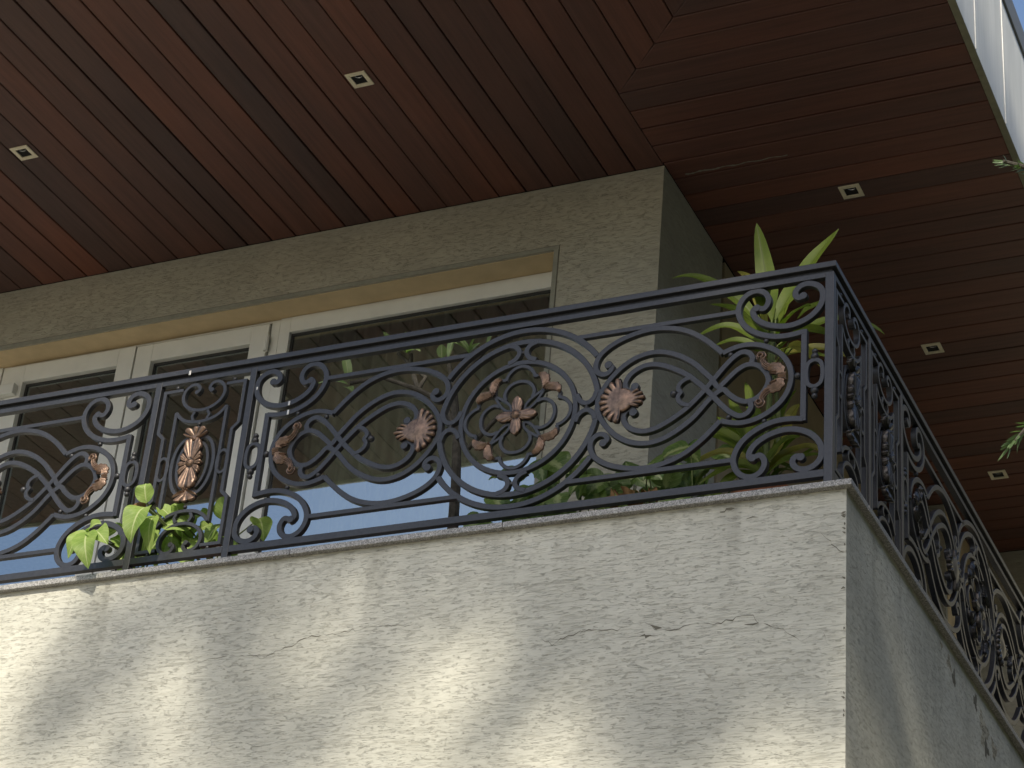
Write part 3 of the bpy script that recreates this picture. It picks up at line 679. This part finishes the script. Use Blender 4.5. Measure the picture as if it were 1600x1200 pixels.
rail = thing('railing', 'black wrought iron balcony railing with copper coloured shells and rosettes', 'railing', (-3.6, Y0+.015, ZC))
inv = rail.matrix_basis.inverted()
M_dark_iron = plain('dark_iron', (.045, .040, .037), .33, .3, .5, 60, .3, .001)  # darker metal in place of copper on the side railing's ornaments
def place(parts, x, y, rz, sx=1.0):
    for nm, me, subs in parts:
        o = link(nm, me, rail); o.matrix_parent_inverse = inv; o.location = (x, y, ZM); o.rotation_euler = (0, 0, rz); o.scale = (sx, 1, 1)
        for sn, sme, tr in subs:
            c = link(sn, sme, o)
            if rz and sme.materials[0] == M_bronze: c.material_slots[0].link = 'OBJECT'; c.material_slots[0].material = M_dark_iron
            if tr:
                c.location = tr[:3]; c.scale = (tr[3],)*3
                if len(tr) > 4: c.rotation_euler = (0, tr[4], 0)
C0X = -3.5867
place(WIDE, C0X, Y0, 0); place(NARROW, C0X-1.634, Y0, 0); place(WIDE, C0X-3.284, Y0, 0)
def rp(mb, nm, bevel=.002, m=None): return at(mb.build(nm, m or M_iron, None, bevel=bevel), rail)
b_ = MB(); b_.box((XL, Y0-.0125, 4.8585), (X0+.012, Y0+.0425, 4.886)); rp(b_, 'handrail', .003)
b_ = MB(); b_.box((X0-.0425, Y0+.0426, 4.8585), (X0+.012, YB-.01, 4.886)); rp(b_, 'handrail', .003)
b_ = MB(); b_.box((XL, Y0+.008, 4.8425), (X0-.008, Y0+.024, 4.8583)); b_.box((X0-.024, Y0+.0245, 4.8425), (X0-.008, YB-.01, 4.8583)); rp(b_, 'handrail_web', 0)
fx = [X0-.035, C0X-1.3575, C0X-1.877, C0X-4.6415, C0X-5.16]      # inner edges of the front bays
bays = [(X0-.0355, fx[1]), (fx[1]-.034, fx[2]), (fx[2]-.034, fx[3]), (fx[3]-.034, XL)]
for b1, b0 in bays:
    for nm, za, zb in (('top_rail', 4.8182, 4.8423), ('bottom_rail', 3.8955, 3.9275)):
        b_ = MB(); b_.box((b0+.0005, Y0+.0004, za), (b1-.0005, Y0+.030, zb)); rp(b_, nm, .0015)
for x1 in [X0] + fx[1:4]:
    b_ = MB(); wd = .036 if x1 == X0 else .033
    b_.box((x1-wd, Y0, ZC+.0005), (x1, Y0+wd, 4.8424)); rp(b_, 'post')
sb = [(Y0+.0365, 7.628), (7.661, 8.135), (8.168, 10.883), (10.916, 11.396), (11.43, YB-.01)]
for a, b in sb:
    for nm, za, zb in (('top_rail', 4.8182, 4.8423), ('bottom_rail', 3.8955, 3.9275)):
        b_ = MB(); b_.box((X0-.030, a+.0005, za), (X0-.0004, b-.0005, zb)); rp(b_, nm, .0015)
    if b < 12:
        b_ = MB(); b_.box((X0-.033, b+.0001, ZC+.0005), (X0, b+.0329, 4.8424)); rp(b_, 'post')
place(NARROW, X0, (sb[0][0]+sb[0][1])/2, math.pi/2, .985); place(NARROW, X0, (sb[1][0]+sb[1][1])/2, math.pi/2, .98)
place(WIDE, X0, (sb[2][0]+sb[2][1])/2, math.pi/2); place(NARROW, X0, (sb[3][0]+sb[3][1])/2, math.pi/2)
# bare weld marks and a paint drip
for (x, z, sz) in ((-4.744, 4.6177, (.006, .011)), (-4.743, 4.571, (.006, .013)), (-5.308, 4.861, (.007, .012)), (-4.93, 4.725, (.004, .008))):
    b_ = MB(); b_.box((x-sz[0]*.8, Y0+(.001 if z < 4.8 else -.0145), z-sz[1]), (x+sz[0]*.8, Y0+(.006 if z < 4.8 else -.0120), z+sz[1])); o = rp(b_, 'weld_mark', .002, M_brass)

# ------------------------------------------------------------------ leaves
def leaf(mb, base, mid, tip, width, up=(0, -.3, 1), shape='strap', fold=.25, n=12, m=6, wav=0.0, seed=0):
    base, mid, tip = Vector(base), Vector(mid), Vector(tip); i0 = len(mb.v); rr = random.Random(seed)
    ph = rr.uniform(0, 6)
    for k in range(n+1):
        t = k/n; p = base*(1-t)**2 + mid*2*t*(1-t) + tip*t*t; d = (mid-base)*2*(1-t) + (tip-mid)*2*t
        if d.length < 1e-6: d = tip-base
        d.normalize(); s_ = d.cross(Vector(up)); s_ = s_.normalized() if s_.length > 1e-4 else Vector((1, 0, 0)); nn = s_.cross(d).normalized()
        if shape == 'strap': w_ = max(0.02, min(1, t*3.2+.10))*max(0.0, 1-t**2.6)**.75
        elif shape == 'oval': w_ = math.sin(math.pi*min(1, t**.8))**.75*(1-.25*t)
        elif shape == 'heart': w_ = (max(0, math.sin(math.pi*t**.62)))**.8*1.05
        else: w_ = math.sin(math.pi*t**1.5)**.8
        w_ = max(w_, .015)*width/2
        for j in range(m+1):
            u = j/m*2-1; q = p + s_*u*w_ + nn*(fold*abs(u)*w_ + wav*width*math.sin(t*11+ph)*abs(u))
            mb.v.append(tuple(q)); mb.uv.append((u, t))
    for k in range(n):
        for j in range(m): a = i0+k*(m+1)+j; mb.f.append((a, a+1, a+m+2, a+m+1))
def flat_leaf(mb, base, tip, width, facing, bend, **k):
    b, t = Vector(base), Vector(tip); f = Vector(facing).normalized(); mid = (b+t)/2 + f*bend*(t-b).length*2
    leaf(mb, b, mid, t, width, up=f, **k)
def pot(x, y, r, h, par):
    mb = MB(); prof = [(r*.7, 0), (r*.98, h*.85), (r*1.08, h*.86), (r*1.08, h), (r*.95, h), (r*.9, h*.88), (.001, h*.88)]; n = 24; 
    for (rr, z) in prof:
        for k in range(n): t = 2*math.pi*k/n; mb.v.append((x+rr*math.cos(t), y+rr*math.sin(t), 3.79+z))
    for i in range(len(prof)-1):
        for k in range(n): q = (k+1) % n; mb.f.append((i*n+k, i*n+q, i*n+n+q, i*n+n+k))
    return at(mb.build('pot', M_pot, None, smooth=True), par)
UP=[((-2.59,7.5,4.904),(-2.608,7.47,5.12),(-2.655,7.45,5.394),.085,0),((-2.572,7.5,4.901),(-2.46,7.5,5.117),(-2.294,7.5,5.322),.085,0),((-2.606,7.5,4.841),(-2.833,7.45,5.19),(-3.033,7.42,5.156),.06,0),((-2.613,7.52,4.854),(-2.707,7.6,5.23),(-2.811,7.65,5.291),.05,1),((-2.578,7.36,5.046),(-2.541,7.20,4.93),(-2.509,7.16,4.713),.095,0),((-2.581,7.5,4.773),(-2.46,7.35,4.86),(-2.341,7.28,4.798),.075,0),((-2.45,7.42,4.84),(-2.36,7.4,4.89),(-2.274,7.36,4.868),.05,0),((-2.611,7.52,4.773),(-2.766,7.45,4.95),(-2.897,7.4,4.808),.055,0),((-2.62,7.55,4.744),(-2.74,7.55,4.90),(-2.862,7.52,4.83),.05,0),((-2.569,7.5,4.738),(-2.407,7.42,4.84),(-2.267,7.35,4.669),.075,0),((-2.566,7.48,4.663),(-2.443,7.36,4.76),(-2.305,7.3,4.502),.065,1),((-2.566,7.52,4.717),(-2.378,7.6,4.85),(-2.2,7.7,4.70),.06,1),((-2.568,7.52,4.782),(-2.309,7.65,5.05),(-2.16,7.75,4.90),.055,0),((-2.607,7.55,4.806),(-2.8,7.7,5.15),(-3.0,7.8,5.24),.05,0),((-2.608,7.55,4.838),(-2.597,7.65,5.127),(-2.53,7.7,5.20),.06,0),((-2.612,7.55,4.774),(-2.598,7.6,4.964),(-2.57,7.62,5.155),.055,0),((-2.611,7.55,4.742),(-2.553,7.65,4.868),(-2.38,7.7,4.789),.05,0)]
LOW=[((-2.615,7.45,4.145),(-2.755,7.4,4.3),(-2.896,7.35,4.134)),((-2.632,7.5,4.173),(-2.826,7.5,4.50),(-2.914,7.5,4.32)),((-2.615,7.45,4.145),(-2.808,7.4,4.19),(-2.958,7.35,4.112)),((-2.618,7.5,4.171),(-2.742,7.55,4.446),(-2.81,7.6,4.62)),((-2.604,7.5,4.169),(-2.613,7.55,4.43),(-2.505,7.6,4.60)),((-2.587,7.45,4.141),(-2.517,7.4,4.26),(-2.414,7.38,4.239)),((-2.587,7.45,4.126),(-2.437,7.45,4.29),(-2.327,7.45,4.179)),((-2.604,7.5,4.154),(-2.516,7.6,4.48),(-2.388,7.6,4.326)),((-2.561,7.4,4.097),(-2.444,7.35,4.15),(-2.302,7.33,4.108)),((-2.618,7.5,4.156),(-2.73,7.6,4.43),(-2.903,7.7,4.58)),((-2.596,7.42,4.112),(-2.704,7.35,4.12),(-2.771,7.32,3.939)),((-2.604,7.5,4.154),(-2.689,7.6,4.527),(-2.756,7.65,4.70)),((-2.59,7.5,4.152),(-2.528,7.55,4.46),(-2.483,7.6,4.527)),((-2.618,7.5,4.156),(-2.772,7.6,4.42),(-2.958,7.7,4.494)),((-2.583,7.4,4.086),(-2.651,7.35,4.2),(-2.831,7.32,4.035))]
cord = thing('dracaena', 'tall pot plant with long pointed leaves rising above the railing corner', 'plant', (-2.59, 7.5, 3.79))
pot(-2.59, 7.5, .15, .24, cord)
mb = MB(); my = MB()
for k, (a, b, c, w_, yl) in enumerate(UP): leaf(my if yl else mb, a, b, c, w_*1.15, up=(.1, -.85, .5), fold=.3, wav=.05, seed=k, n=16)
rd = random.Random(5)
for k, (a, b, c) in enumerate(LOW): leaf(mb if k % 6 else my, a, b, c, .072, up=(.1, -.8, .6), fold=.3, wav=.05, seed=k+50, n=16)
for k in range(7):
    t = rd.uniform(0, 6.28); L = rd.uniform(.2, .36); b0 = Vector((-2.60, 7.5, rd.uniform(4.02, 4.22))); tp = b0 + Vector((math.cos(t)*L, math.sin(t)*L*.6+.05, rd.uniform(-.1, .22))); md = (b0+tp)/2+Vector((0, 0, rd.uniform(.05, .13)))
    leaf(mb, b0, md, tp, .048, fold=.3, wav=.04, seed=k+90, n=14)
at(mb.build('foliage', M_strap, smooth='all'), cord); f_ = at(my.build('foliage', M_strap_y, smooth='all'), cord); f_['label'] = 'yellowing leaves'
st = MB(); st.tube([(-2.59, 7.5, 4.0), (-2.60, 7.5, 4.3), (-2.585, 7.5, 4.65), (-2.58, 7.5, 4.85)], [.014, .013, .012, .009]); st.tube([(-2.57, 7.52, 4.0), (-2.555, 7.53, 4.4), (-2.60, 7.53, 4.8)], [.012, .011, .008])
for k, (a, b, c, w_, yl) in enumerate(UP): 
    if k not in (4, 6): st.tube([(-2.592, 7.5, 4.62), tuple((Vector(a)+Vector((-2.59, 7.5, 4.66)))/2), a], [.006, .004, .0035], 6)
for (x, y, z) in ((-2.47, 7.38, 4.70), (-2.45, 7.38, 4.675)): st.tube([(-2.59, 7.46, 4.56), (-2.53, 7.42, 4.62), (x, y, z)], .0035, 6)
at(st.build('stem', M_stem, smooth=True), cord)

# frangipani in front of the right pane
fr = thing('frangipani', 'bare stemmed potted shrub with leaf tufts in front of the right pane', 'shrub', (-4.18, 7.75, 3.79))
pot(-4.18, 7.75, .17, .26, fr)
F = {'R':(-4.175,7.75,4.0),'S0':(-4.18,7.75,4.171),'S1':(-4.189,7.75,4.434),'S2':(-4.21,7.75,4.707),'S3':(-4.261,7.75,4.992),'A1':(-4.414,7.75,5.052),'A2':(-4.505,7.75,5.14),'A3':(-4.51,7.75,5.20),'A5':(-4.583,7.75,5.217),'B0':(-4.417,7.7,4.99),'B1':(-4.60,7.65,5.03),'B2':(-4.74,7.6,4.99),'C1':(-4.276,7.7,5.108),'C2':(-4.19,7.75,5.15),'C3':(-4.075,7.7,5.127),'C4':(-3.944,7.7,5.157),'D1':(-4.14,7.75,4.63),'D2':(-3.973,7.7,4.747),'E':(-4.30,7.75,4.90),'E1':(-4.42,7.7,4.96)}
sb_ = MB()
def st_(names, r0, r1):
    P = [F[n] for n in names]; sb_.tube(P, [r0+(r1-r0)*k/(len(P)-1) for k in range(len(P))], 9)
st_(['R', 'S0', 'S1', 'S2', 'S3'], .030, .018); st_(['S2', 'E', 'E1', 'A2', 'A3'], .016, .010); st_(['E1', 'B1', 'B2'], .012, .010); st_(['S3', 'C1', 'C2'], .015, .010); st_(['S2', 'D1', 'D2'], .015, .011); st_(['S3', 'C3', 'C4'], .013, .009); st_(['E1', 'A1', 'A5'], .012, .009)
at(sb_.build('stem', M_bark, smooth=True), fr)
fl_ = MB(); FL=[((-4.515,7.72,5.188),(-4.614,7.68,5.205)),((-4.515,7.72,5.188),(-4.42,7.68,5.16)),((-4.515,7.72,5.188),(-4.36,7.68,5.195)),((-4.516,7.72,5.196),(-4.57,7.68,5.23)),((-4.60,7.72,5.215),(-4.64,7.68,5.31)),((-4.176,7.72,5.131),(-4.122,7.68,5.20)),((-4.176,7.72,5.131),(-4.235,7.68,5.21)),((-4.176,7.72,5.131),(-4.09,7.68,5.15)),((-4.177,7.72,5.138),(-4.26,7.68,5.18)),((-4.76,7.62,5.02),(-4.787,7.58,5.161)),((-4.75,7.6,4.985),(-4.94,7.56,4.975)),((-4.075,7.70,5.14),(-4.0,7.68,5.258)),((-4.287,7.72,5.121),(-4.23,7.68,5.267)),((-3.954,7.7,5.171),(-4.0,7.68,5.285)),((-4.322,7.72,5.127),(-4.307,7.68,5.18)),((-4.76,7.6,4.97),(-4.70,7.57,4.92)),((-4.515,7.72,5.188),(-4.50,7.65,5.27))]
for k, (a, b) in enumerate(FL): flat_leaf(fl_, a, b, .055 if k != 10 else .085, (.2, -.55, .8), .12, shape='oval', seed=k, fold=.2)
at(fl_.build('foliage', M_frangi, smooth='all'), fr)

# variegated ground plant along the foot of the railing, right of the window
iv = thing('ivy', 'variegated broad leaved plant low behind the railing between window and corner', 'plant', (-3.4, 7.4, 3.79))
mi = MB(); mbw = MB(); sti = MB(); rd = random.Random(12)
def ivy_leaf(x, y, z, L, mbx, k):
    t = rd.uniform(-2.4, -.7) if rd.random() < .75 else rd.uniform(0, 6.28); base = Vector((x, y, z)); tip = base + Vector((math.cos(t)*L, rd.uniform(-.05, .01), math.sin(t)*L*.8)); f = (rd.uniform(-.5, .5), -.9, rd.uniform(.2, .8))
    flat_leaf(mbx, base, tip, L*rd.uniform(.72, .95), f, rd.uniform(.05, .14), shape='heart', seed=k, fold=.18, wav=.03)
for k in range(150):
    x = rd.uniform(-3.76, -2.82); y = rd.uniform(7.2, 7.62); top = 4.07 + .13*math.sin((x+3.74)*9) + .16*math.exp(-((x+3.28)/.22)**2)
    z = rd.uniform(3.84, max(3.95, top)) + (y-7.2)*.42; ivy_leaf(x, y, z, rd.uniform(.10, .155), mi, k)
    if k % 3 == 0: sti.tube([(x+rd.uniform(-.05, .05), y+.05, 3.80), (x+rd.uniform(-.03, .03), y+.03, (3.8+z)/2), (x, y+.01, z)], .003, 5)
for k in range(7): 
    x = -3.16+.03*k; flat_leaf(mbw, (x, 7.2, 3.98-.004*k), (x+rd.uniform(-.06, .08), 7.17, 3.92+rd.uniform(-.05, .03)), .06, (rd.uniform(-.8, .8), -.7, rd.uniform(-.4, .8)), .25, shape='heart', seed=k, fold=.5, wav=.12)
at(mi.build('foliage', M_ivy, smooth='all'), iv); f_ = at(mbw.build('foliage', M_brown, smooth='all'), iv); f_['label'] = 'dry brown leaves'; at(sti.build('stem', M_stem, smooth=True), iv)

# bright broad leaved plant on the left, two clumps
LL=[((-5.338,7.00,4.114),(-5.357,6.96,3.916),.11,0),((-5.357,7.02,4.145),(-5.366,7.0,4.237),.075,0),((-5.365,7.04,4.126),(-5.43,7.02,4.105),.07,1),((-5.625,6.99,4.017),(-5.685,6.96,3.88),.075,0),((-5.608,6.97,3.999),(-5.538,6.93,3.80),.10,0),((-5.60,7.0,4.02),(-5.488,6.97,3.93),.085,0),((-5.651,7.02,4.041),(-5.569,7.0,4.057),.06,0),((-5.34,7.07,4.10),(-5.31,7.05,3.90),.07,0)]
for (cx, lab, idx, rng_) in ((-5.22, 'lime green broad leaved plant behind the narrow railing bay', (0, 1, 2, 7), (-5.42, -4.98)), (-5.62, 'lime green leaf cluster leaning out over the coping left of the narrow bay', (3, 4, 5, 6), (-5.60, -5.44))):
    pl = thing('broadleaf_plant', lab, 'plant', (cx, 7.35, 3.79)); pot(cx, 7.42, .12, .16, pl)
    mg = MB(); mr_ = MB(); sg = MB()
    for k in idx:
        a, b, w_, c = LL[k]; flat_leaf(mr_ if c else mg, a, b, w_*1.35, (.1, -.85, .45), .2, shape='oval', seed=k, fold=.28, wav=.05, n=16); sg.tube([(cx, 7.42, 3.95), (cx*.5+a[0]*.5, 7.25, 4.05), a], .004, 6)
    for k in range(32 if cx > -5.4 else 12):
        x = rd.uniform(*rng_); y = rd.uniform(7.16, 7.42); z = rd.uniform(3.9, 4.16) + (y-7.16)*.4; t = rd.uniform(0, 6.28); L = rd.uniform(.12, .19)
        flat_leaf(mg, (x, y, z), (x+math.cos(t)*L*.8, y-.03, z+math.sin(t)*L*.7-.02), L*.62, (rd.uniform(-.4, .6), -.8, rd.uniform(.1, .9)), rd.uniform(.1, .25), shape='oval', seed=k, fold=.28, wav=.05)
        if k % 2 == 0: sg.tube([(cx, 7.42, 3.95), ((x+cx)/2, 7.4, z-.05), (x, y, z)], .0035, 5)
    at(mg.build('foliage', M_big, smooth='all'), pl); at(sg.build('stem', M_stem, smooth=True), pl)
    if mr_.v: f_ = at(mr_.build('foliage', M_brown, smooth='all'), pl); f_['label'] = 'browned leaf'

# ------------------------------------------------------------------ conifer whose twigs reach in from the right
def conifer_needles(mb, P, L, dens, rad0, rr):
    P = [Vector(p) for p in P]
    for a, b in zip(P[:-1], P[1:]):
        d = (b-a); n = int(d.length*dens); dn = d.normalized(); s1 = dn.cross(Vector((0, 0, 1))).normalized(); s2 = dn.cross(s1)
        for k in range(n):
            t = rr.random(); q = a+d*t; an = rr.uniform(0, 6.28); out = (s1*math.cos(an)+s2*math.sin(an))
            tip = q + (dn*rr.uniform(.5, .95)+out*rr.uniform(.25, .6)).normalized()*L*rr.uniform(.6, 1.1)
            leaf(mb, q, (q+tip)/2+out*L*.06, tip, rad0, up=tuple(out), shape='strap', fold=.1, n=4, m=2)

nh = thing('added_side_building', 'added plain building out of view, blocking sky light right of the terrace', 'building', (14, 14, GZ))  # unseen; added to cut the sky light on the side parapet
nm = MB(); nm.box((7.4, -30, GZ+.002), (16, 34, 9.5)); at(nm.build('wall', plain('added_side_render', (.29, .28, .235), .9)), nh)
nm = MB(); nm.box((7.0, -30.4, 9.502), (16.4, 34.4, 9.8)); at(nm.build('roof', plain('added_side_roof', (.12, .10, .09), .8)), nh)
for k in range(5):
    nm = MB(); nm.box((7.37, 0+k*6, 4), (7.399, 1.8+k*6, 6)); at(nm.build('window', M_pvc), nh)
rb = thing('added_rear_building', 'added dark block out of view behind the house, hiding sky from reflections', 'building', (4, 37, GZ))  # unseen; added so the side iron mirrors a dark wall, not blue sky
nm = MB(); nm.box((-16, 36, GZ+.002), (24, 44, 24)); at(nm.build('wall', plain('added_rear_render', (.10, .10, .085), .9)), rb)
con = thing('conifer_tree', 'conifer outside the right edge with two soft needled twigs reaching into view', 'tree', (.75, 5.3, GZ))
tr = MB(); tr.tube([(.75, 5.3, GZ-.05), (.74, 5.3, 1.0), (.76, 5.28, 3.5), (.75, 5.3, 6.0), (.76, 5.3, 7.6)], [.10, .085, .065, .035, .01], 12); at(tr.build('trunk', M_bark, smooth=True), con)
rr = random.Random(9); nb = MB(); bb = MB()
TW = [[(.75, 5.3, 2.75), (-.2, 4.9, 2.85), (-.62, 4.60, 2.70), (-.754, 4.461, 2.564), (-.877, 4.34, 2.435), (-.915, 4.315, 2.375)], [(.75, 5.3, 3.5), (-.2, 5.2, 3.62), (-.78, 5.02, 3.555), (-.945, 4.829, 3.52), (-.995, 4.77, 3.512)]]
for P in TW:
    bb.tube(P, [.016-.0028*k for k in range(len(P))], 6); conifer_needles(nb, P[1:], .044, 300, .0068, rr)
for k in range(16):
    z = 2.3+k*.33; a = rr.uniform(-1.3, 1.9); L = .9*(1-k/20); P = [(.75, 5.3, z), (.75+math.cos(a)*L*.5, 5.3+math.sin(a)*L*.5, z+.12), (.75+math.cos(a)*L, 5.3+math.sin(a)*L, z+.04)]
    bb.tube(P, [.014, .009, .004], 5); conifer_needles(nb, P, .045, 160, .0045, rr)
at(bb.build('branch', M_bark, smooth=True), con); at(nb.build('needles', M_needle, smooth='all'), con)

# ------------------------------------------------------------------ shade tree standing in the garden behind the photographer
SH = [(-5.43, 3.49, 0.24), (-5.25, 3.59, 0.2), (-5.53, 3.32, 0.17), (-4.93, 3.65, 0.16), (-4.72, 3.72, 0.19), (-4.73, 3.48, 0.17), (-4.74, 3.25, 0.19), (-4.73, 2.99, 0.22), (-4.21, 3.66, 0.17), (-4.05, 3.35, 0.15), (-4.24, 3.2, 0.13), (-3.74, 3.69, 0.23), (-3.45, 3.68, 0.23), (-3.21, 3.46, 0.25), (-3.77, 3.44, 0.13), (-3.31, 3.25, 0.19), (-2.95, 3.62, 0.24), (-2.68, 3.48, 0.23), (-2.42, 3.59, 0.23), (-2.8, 3.23, 0.23), (-2.54, 3.12, 0.23), (-2.29, 3.28, 0.17), (-2.6, 2.9, 0.15), (-2.35, 3.77, 0.2), (-3.04, 2.99, 0.13), (-2.24, 2.97, 0.12), (-4.12, 3.85, 0.15), (-4.48, 3.78, 0.16), (-3.55, 2.95, 0.14), (-2.9, 2.8, 0.15), (-5.72, 3.13, 0.14), (-5.23, 3.0, 0.13), (-4.38, 2.91, 0.15), (-4.74, 4.55, 0.3), (-4.35, 4.39, 0.29), (-4.41, 4.79, 0.3), (-3.96, 4.27, 0.28), (-4.01, 4.73, 0.29), (-3.62, 4.47, 0.3), (-3.58, 4.09, 0.27), (-3.27, 4.6, 0.26), (-3.18, 4.16, 0.26), (-2.85, 4.35, 0.25), (-2.87, 4.72, 0.26), (-2.78, 3.98, 0.22), (-2.46, 4.35, 0.21), (-2.51, 4.06, 0.21), (-2.22, 4.43, 0.16), (-2.25, 4.77, 0.14), (-4.77, 4.03, 0.16), (-5.18, 4.79, 0.14)]
sh = thing('shade_tree', 'tall leafy tree in the garden that dapples the parapet with shade', 'tree', (1.5, -11.5, GZ))
tk = MB(); tk.tube([(1.5, -11.5, GZ-.1), (1.55, -11.4, 2), (1.4, -11.2, 6), (1.2, -11.0, 10.5)], [.34, .28, .22, .14], 14)
lf = MB(); rr = random.Random(21); n_l = 0
def cluster(c, rad, n, size=.11):
    for _ in range(n):
        while True:
            q = Vector((rr.uniform(-1, 1), rr.uniform(-1, 1), rr.uniform(-1, 1)))
            if q.length < 1: break
        p = Vector(c)+q*rad; d = Vector((rr.uniform(-1, 1), rr.uniform(-1, 1), rr.uniform(-1, .6))).normalized(); s_ = d.cross(Vector((rr.uniform(-1, 1), rr.uniform(-1, 1), rr.uniform(-1, 1)))).normalized(); L = size*rr.uniform(.7, 1.3)
        i = len(lf.v); lf.v += [tuple(p), tuple(p+d*L*.5+s_*L*.3), tuple(p+d*L), tuple(p+d*L*.5-s_*L*.3)]; lf.uv += [(0, 0), (1, .5), (0, 1), (-1, .5)]; lf.f.append((i, i+1, i+2, i+3))
DENS = 0.36
for x, z, r in SH:
    t = rr.uniform(17, 21); c = Vector((x, YW, z)) + SUN*t; r = r*1.35
    cluster(c, r*(.85 if x > -3.7 and z < 3.9 else 1), int((.52 if x > -3.7 and z < 3.9 else DENS)*300*(r/.25)**2)); 
    if rr.random() < .5: tk.tube([(1.2+rr.uniform(-.2, .2), -11.0, 8.5+rr.uniform(-2, 2)), tuple((Vector((1.2, -11, 10))+c)/2+Vector((rr.uniform(-.3, .3), 0, -.6))), tuple(c)], [.06, .035, .012], 6)
SIDE = [(7.22, 3.78, 0.12), (7.49, 3.77, 0.14), (7.83, 3.78, 0.15), (8.23, 3.78, 0.16), (8.67, 3.78, 0.17), (9.14, 3.79, 0.2), (9.64, 3.79, 0.2), (7.14, 3.52, 0.14), (7.1, 3.26, 0.12), (7.62, 3.24, 0.12), (7.71, 3.04, 0.13), (8.37, 3.46, 0.14), (8.75, 3.43, 0.16), (7.14, 2.8, 0.1), (9.35, 3.56, 0.2), (7.92, 3.64, 0.1), (7.36, 3.48, 0.08)]
for y, z, r in SIDE:
    t = rr.uniform(17, 21); cluster(Vector((XP, y, z))+SUN*t, r*1.15, int(320*(r*1.1/.25)**2))
for x, z in ((-4.75, 4.95), (-4.6, 5.3), (-4.2, 5.0), (-4.05, 5.3), (-4.0, 4.9), (-3.75, 5.1), (-3.4, 5.0), (-3.05, 5.1), (-2.35, 4.75), (-4.4, 5.15), (-1.95, 4.9), (-1.9, 4.5), (-1.9, 4.2)):
    t = rr.uniform(17, 21); cluster(Vector((x, Y0, z))+SUN*t, .30, 260)
for x in (-4.2, -3.9, -3.6, -3.4, -3.2):
    t = rr.uniform(17, 21); cluster(Vector((x, YI, 4.5))+SUN*t, .30, 420)
for y, z in ((7.4, 4.4), (7.8, 4.5), (8.2, 4.3), (8.6, 4.5), (9.0, 4.3), (9.4, 4.5), (9.8, 4.3), (10.3, 4.5), (7.4, 4.8), (8.0, 4.85), (8.6, 4.8), (9.2, 4.8), (9.8, 4.8), (7.3, 4.0), (7.8, 4.05), (8.4, 4.0), (9.0, 4.0), (9.6, 4.0), (10.2, 4.0), (10.7, 4.0), (11.2, 4.0), (10.8, 4.45), (11.3, 4.4), (10.5, 4.85), (11.0, 4.8), (12.0, 4.3)):
    t = rr.uniform(17, 21); cluster(Vector((X0, y, z))+SUN*t, .30, 420)
for k in range(60):     # rest of the crown, away from the rays that reach the balcony
    a = rr.uniform(0, 6.28); c = Vector((1.4+math.cos(a)*rr.uniform(3.2, 5.5), -12+math.sin(a)*3.4, rr.uniform(7.5, 13)))
    q = (c - Vector((-3.5, YW, 3.8))); off = (q - SUN*q.dot(SUN)).length
    q2 = (c - Vector((XF, 8.2, 7.0))); off2 = (q2 - SUN*q2.dot(SUN)).length
    if off > 3.6 and off2 > 1.9: cluster(c, rr.uniform(.4, .8), 220, .14)
at(tk.build('trunk', M_bark, smooth=True), sh); at(lf.build('crown', M_crown), sh)
for cy, lab in ((8.2, 'added light blocking shrub out of view right of the balcony corner, nearer the viewer'), (11.6, 'added light blocking shrub out of view right of the balcony, farther along its side')):  # unseen shrubs, added to keep sky and ground light off the side parapet
    bs = thing('added_shrub', lab, 'shrub', (.9, cy, GZ), 0, 'added light blocking shrubs beside the terrace'); lf = MB()
    for k in range(60): cluster((rr.uniform(-.35, 1.9), cy+rr.uniform(-1.7, 1.7), rr.uniform(-.9, 4.6)), rr.uniform(.4, .65), 130, .17)
    tk = MB(); tk.tube([(.9, cy, GZ-.05), (.85, cy, .5), (.95, cy+.1, 2.8)], [.12, .09, .04], 10); at(tk.build('trunk', M_bark, smooth=True), bs); at(lf.build('crown', M_crown), bs)
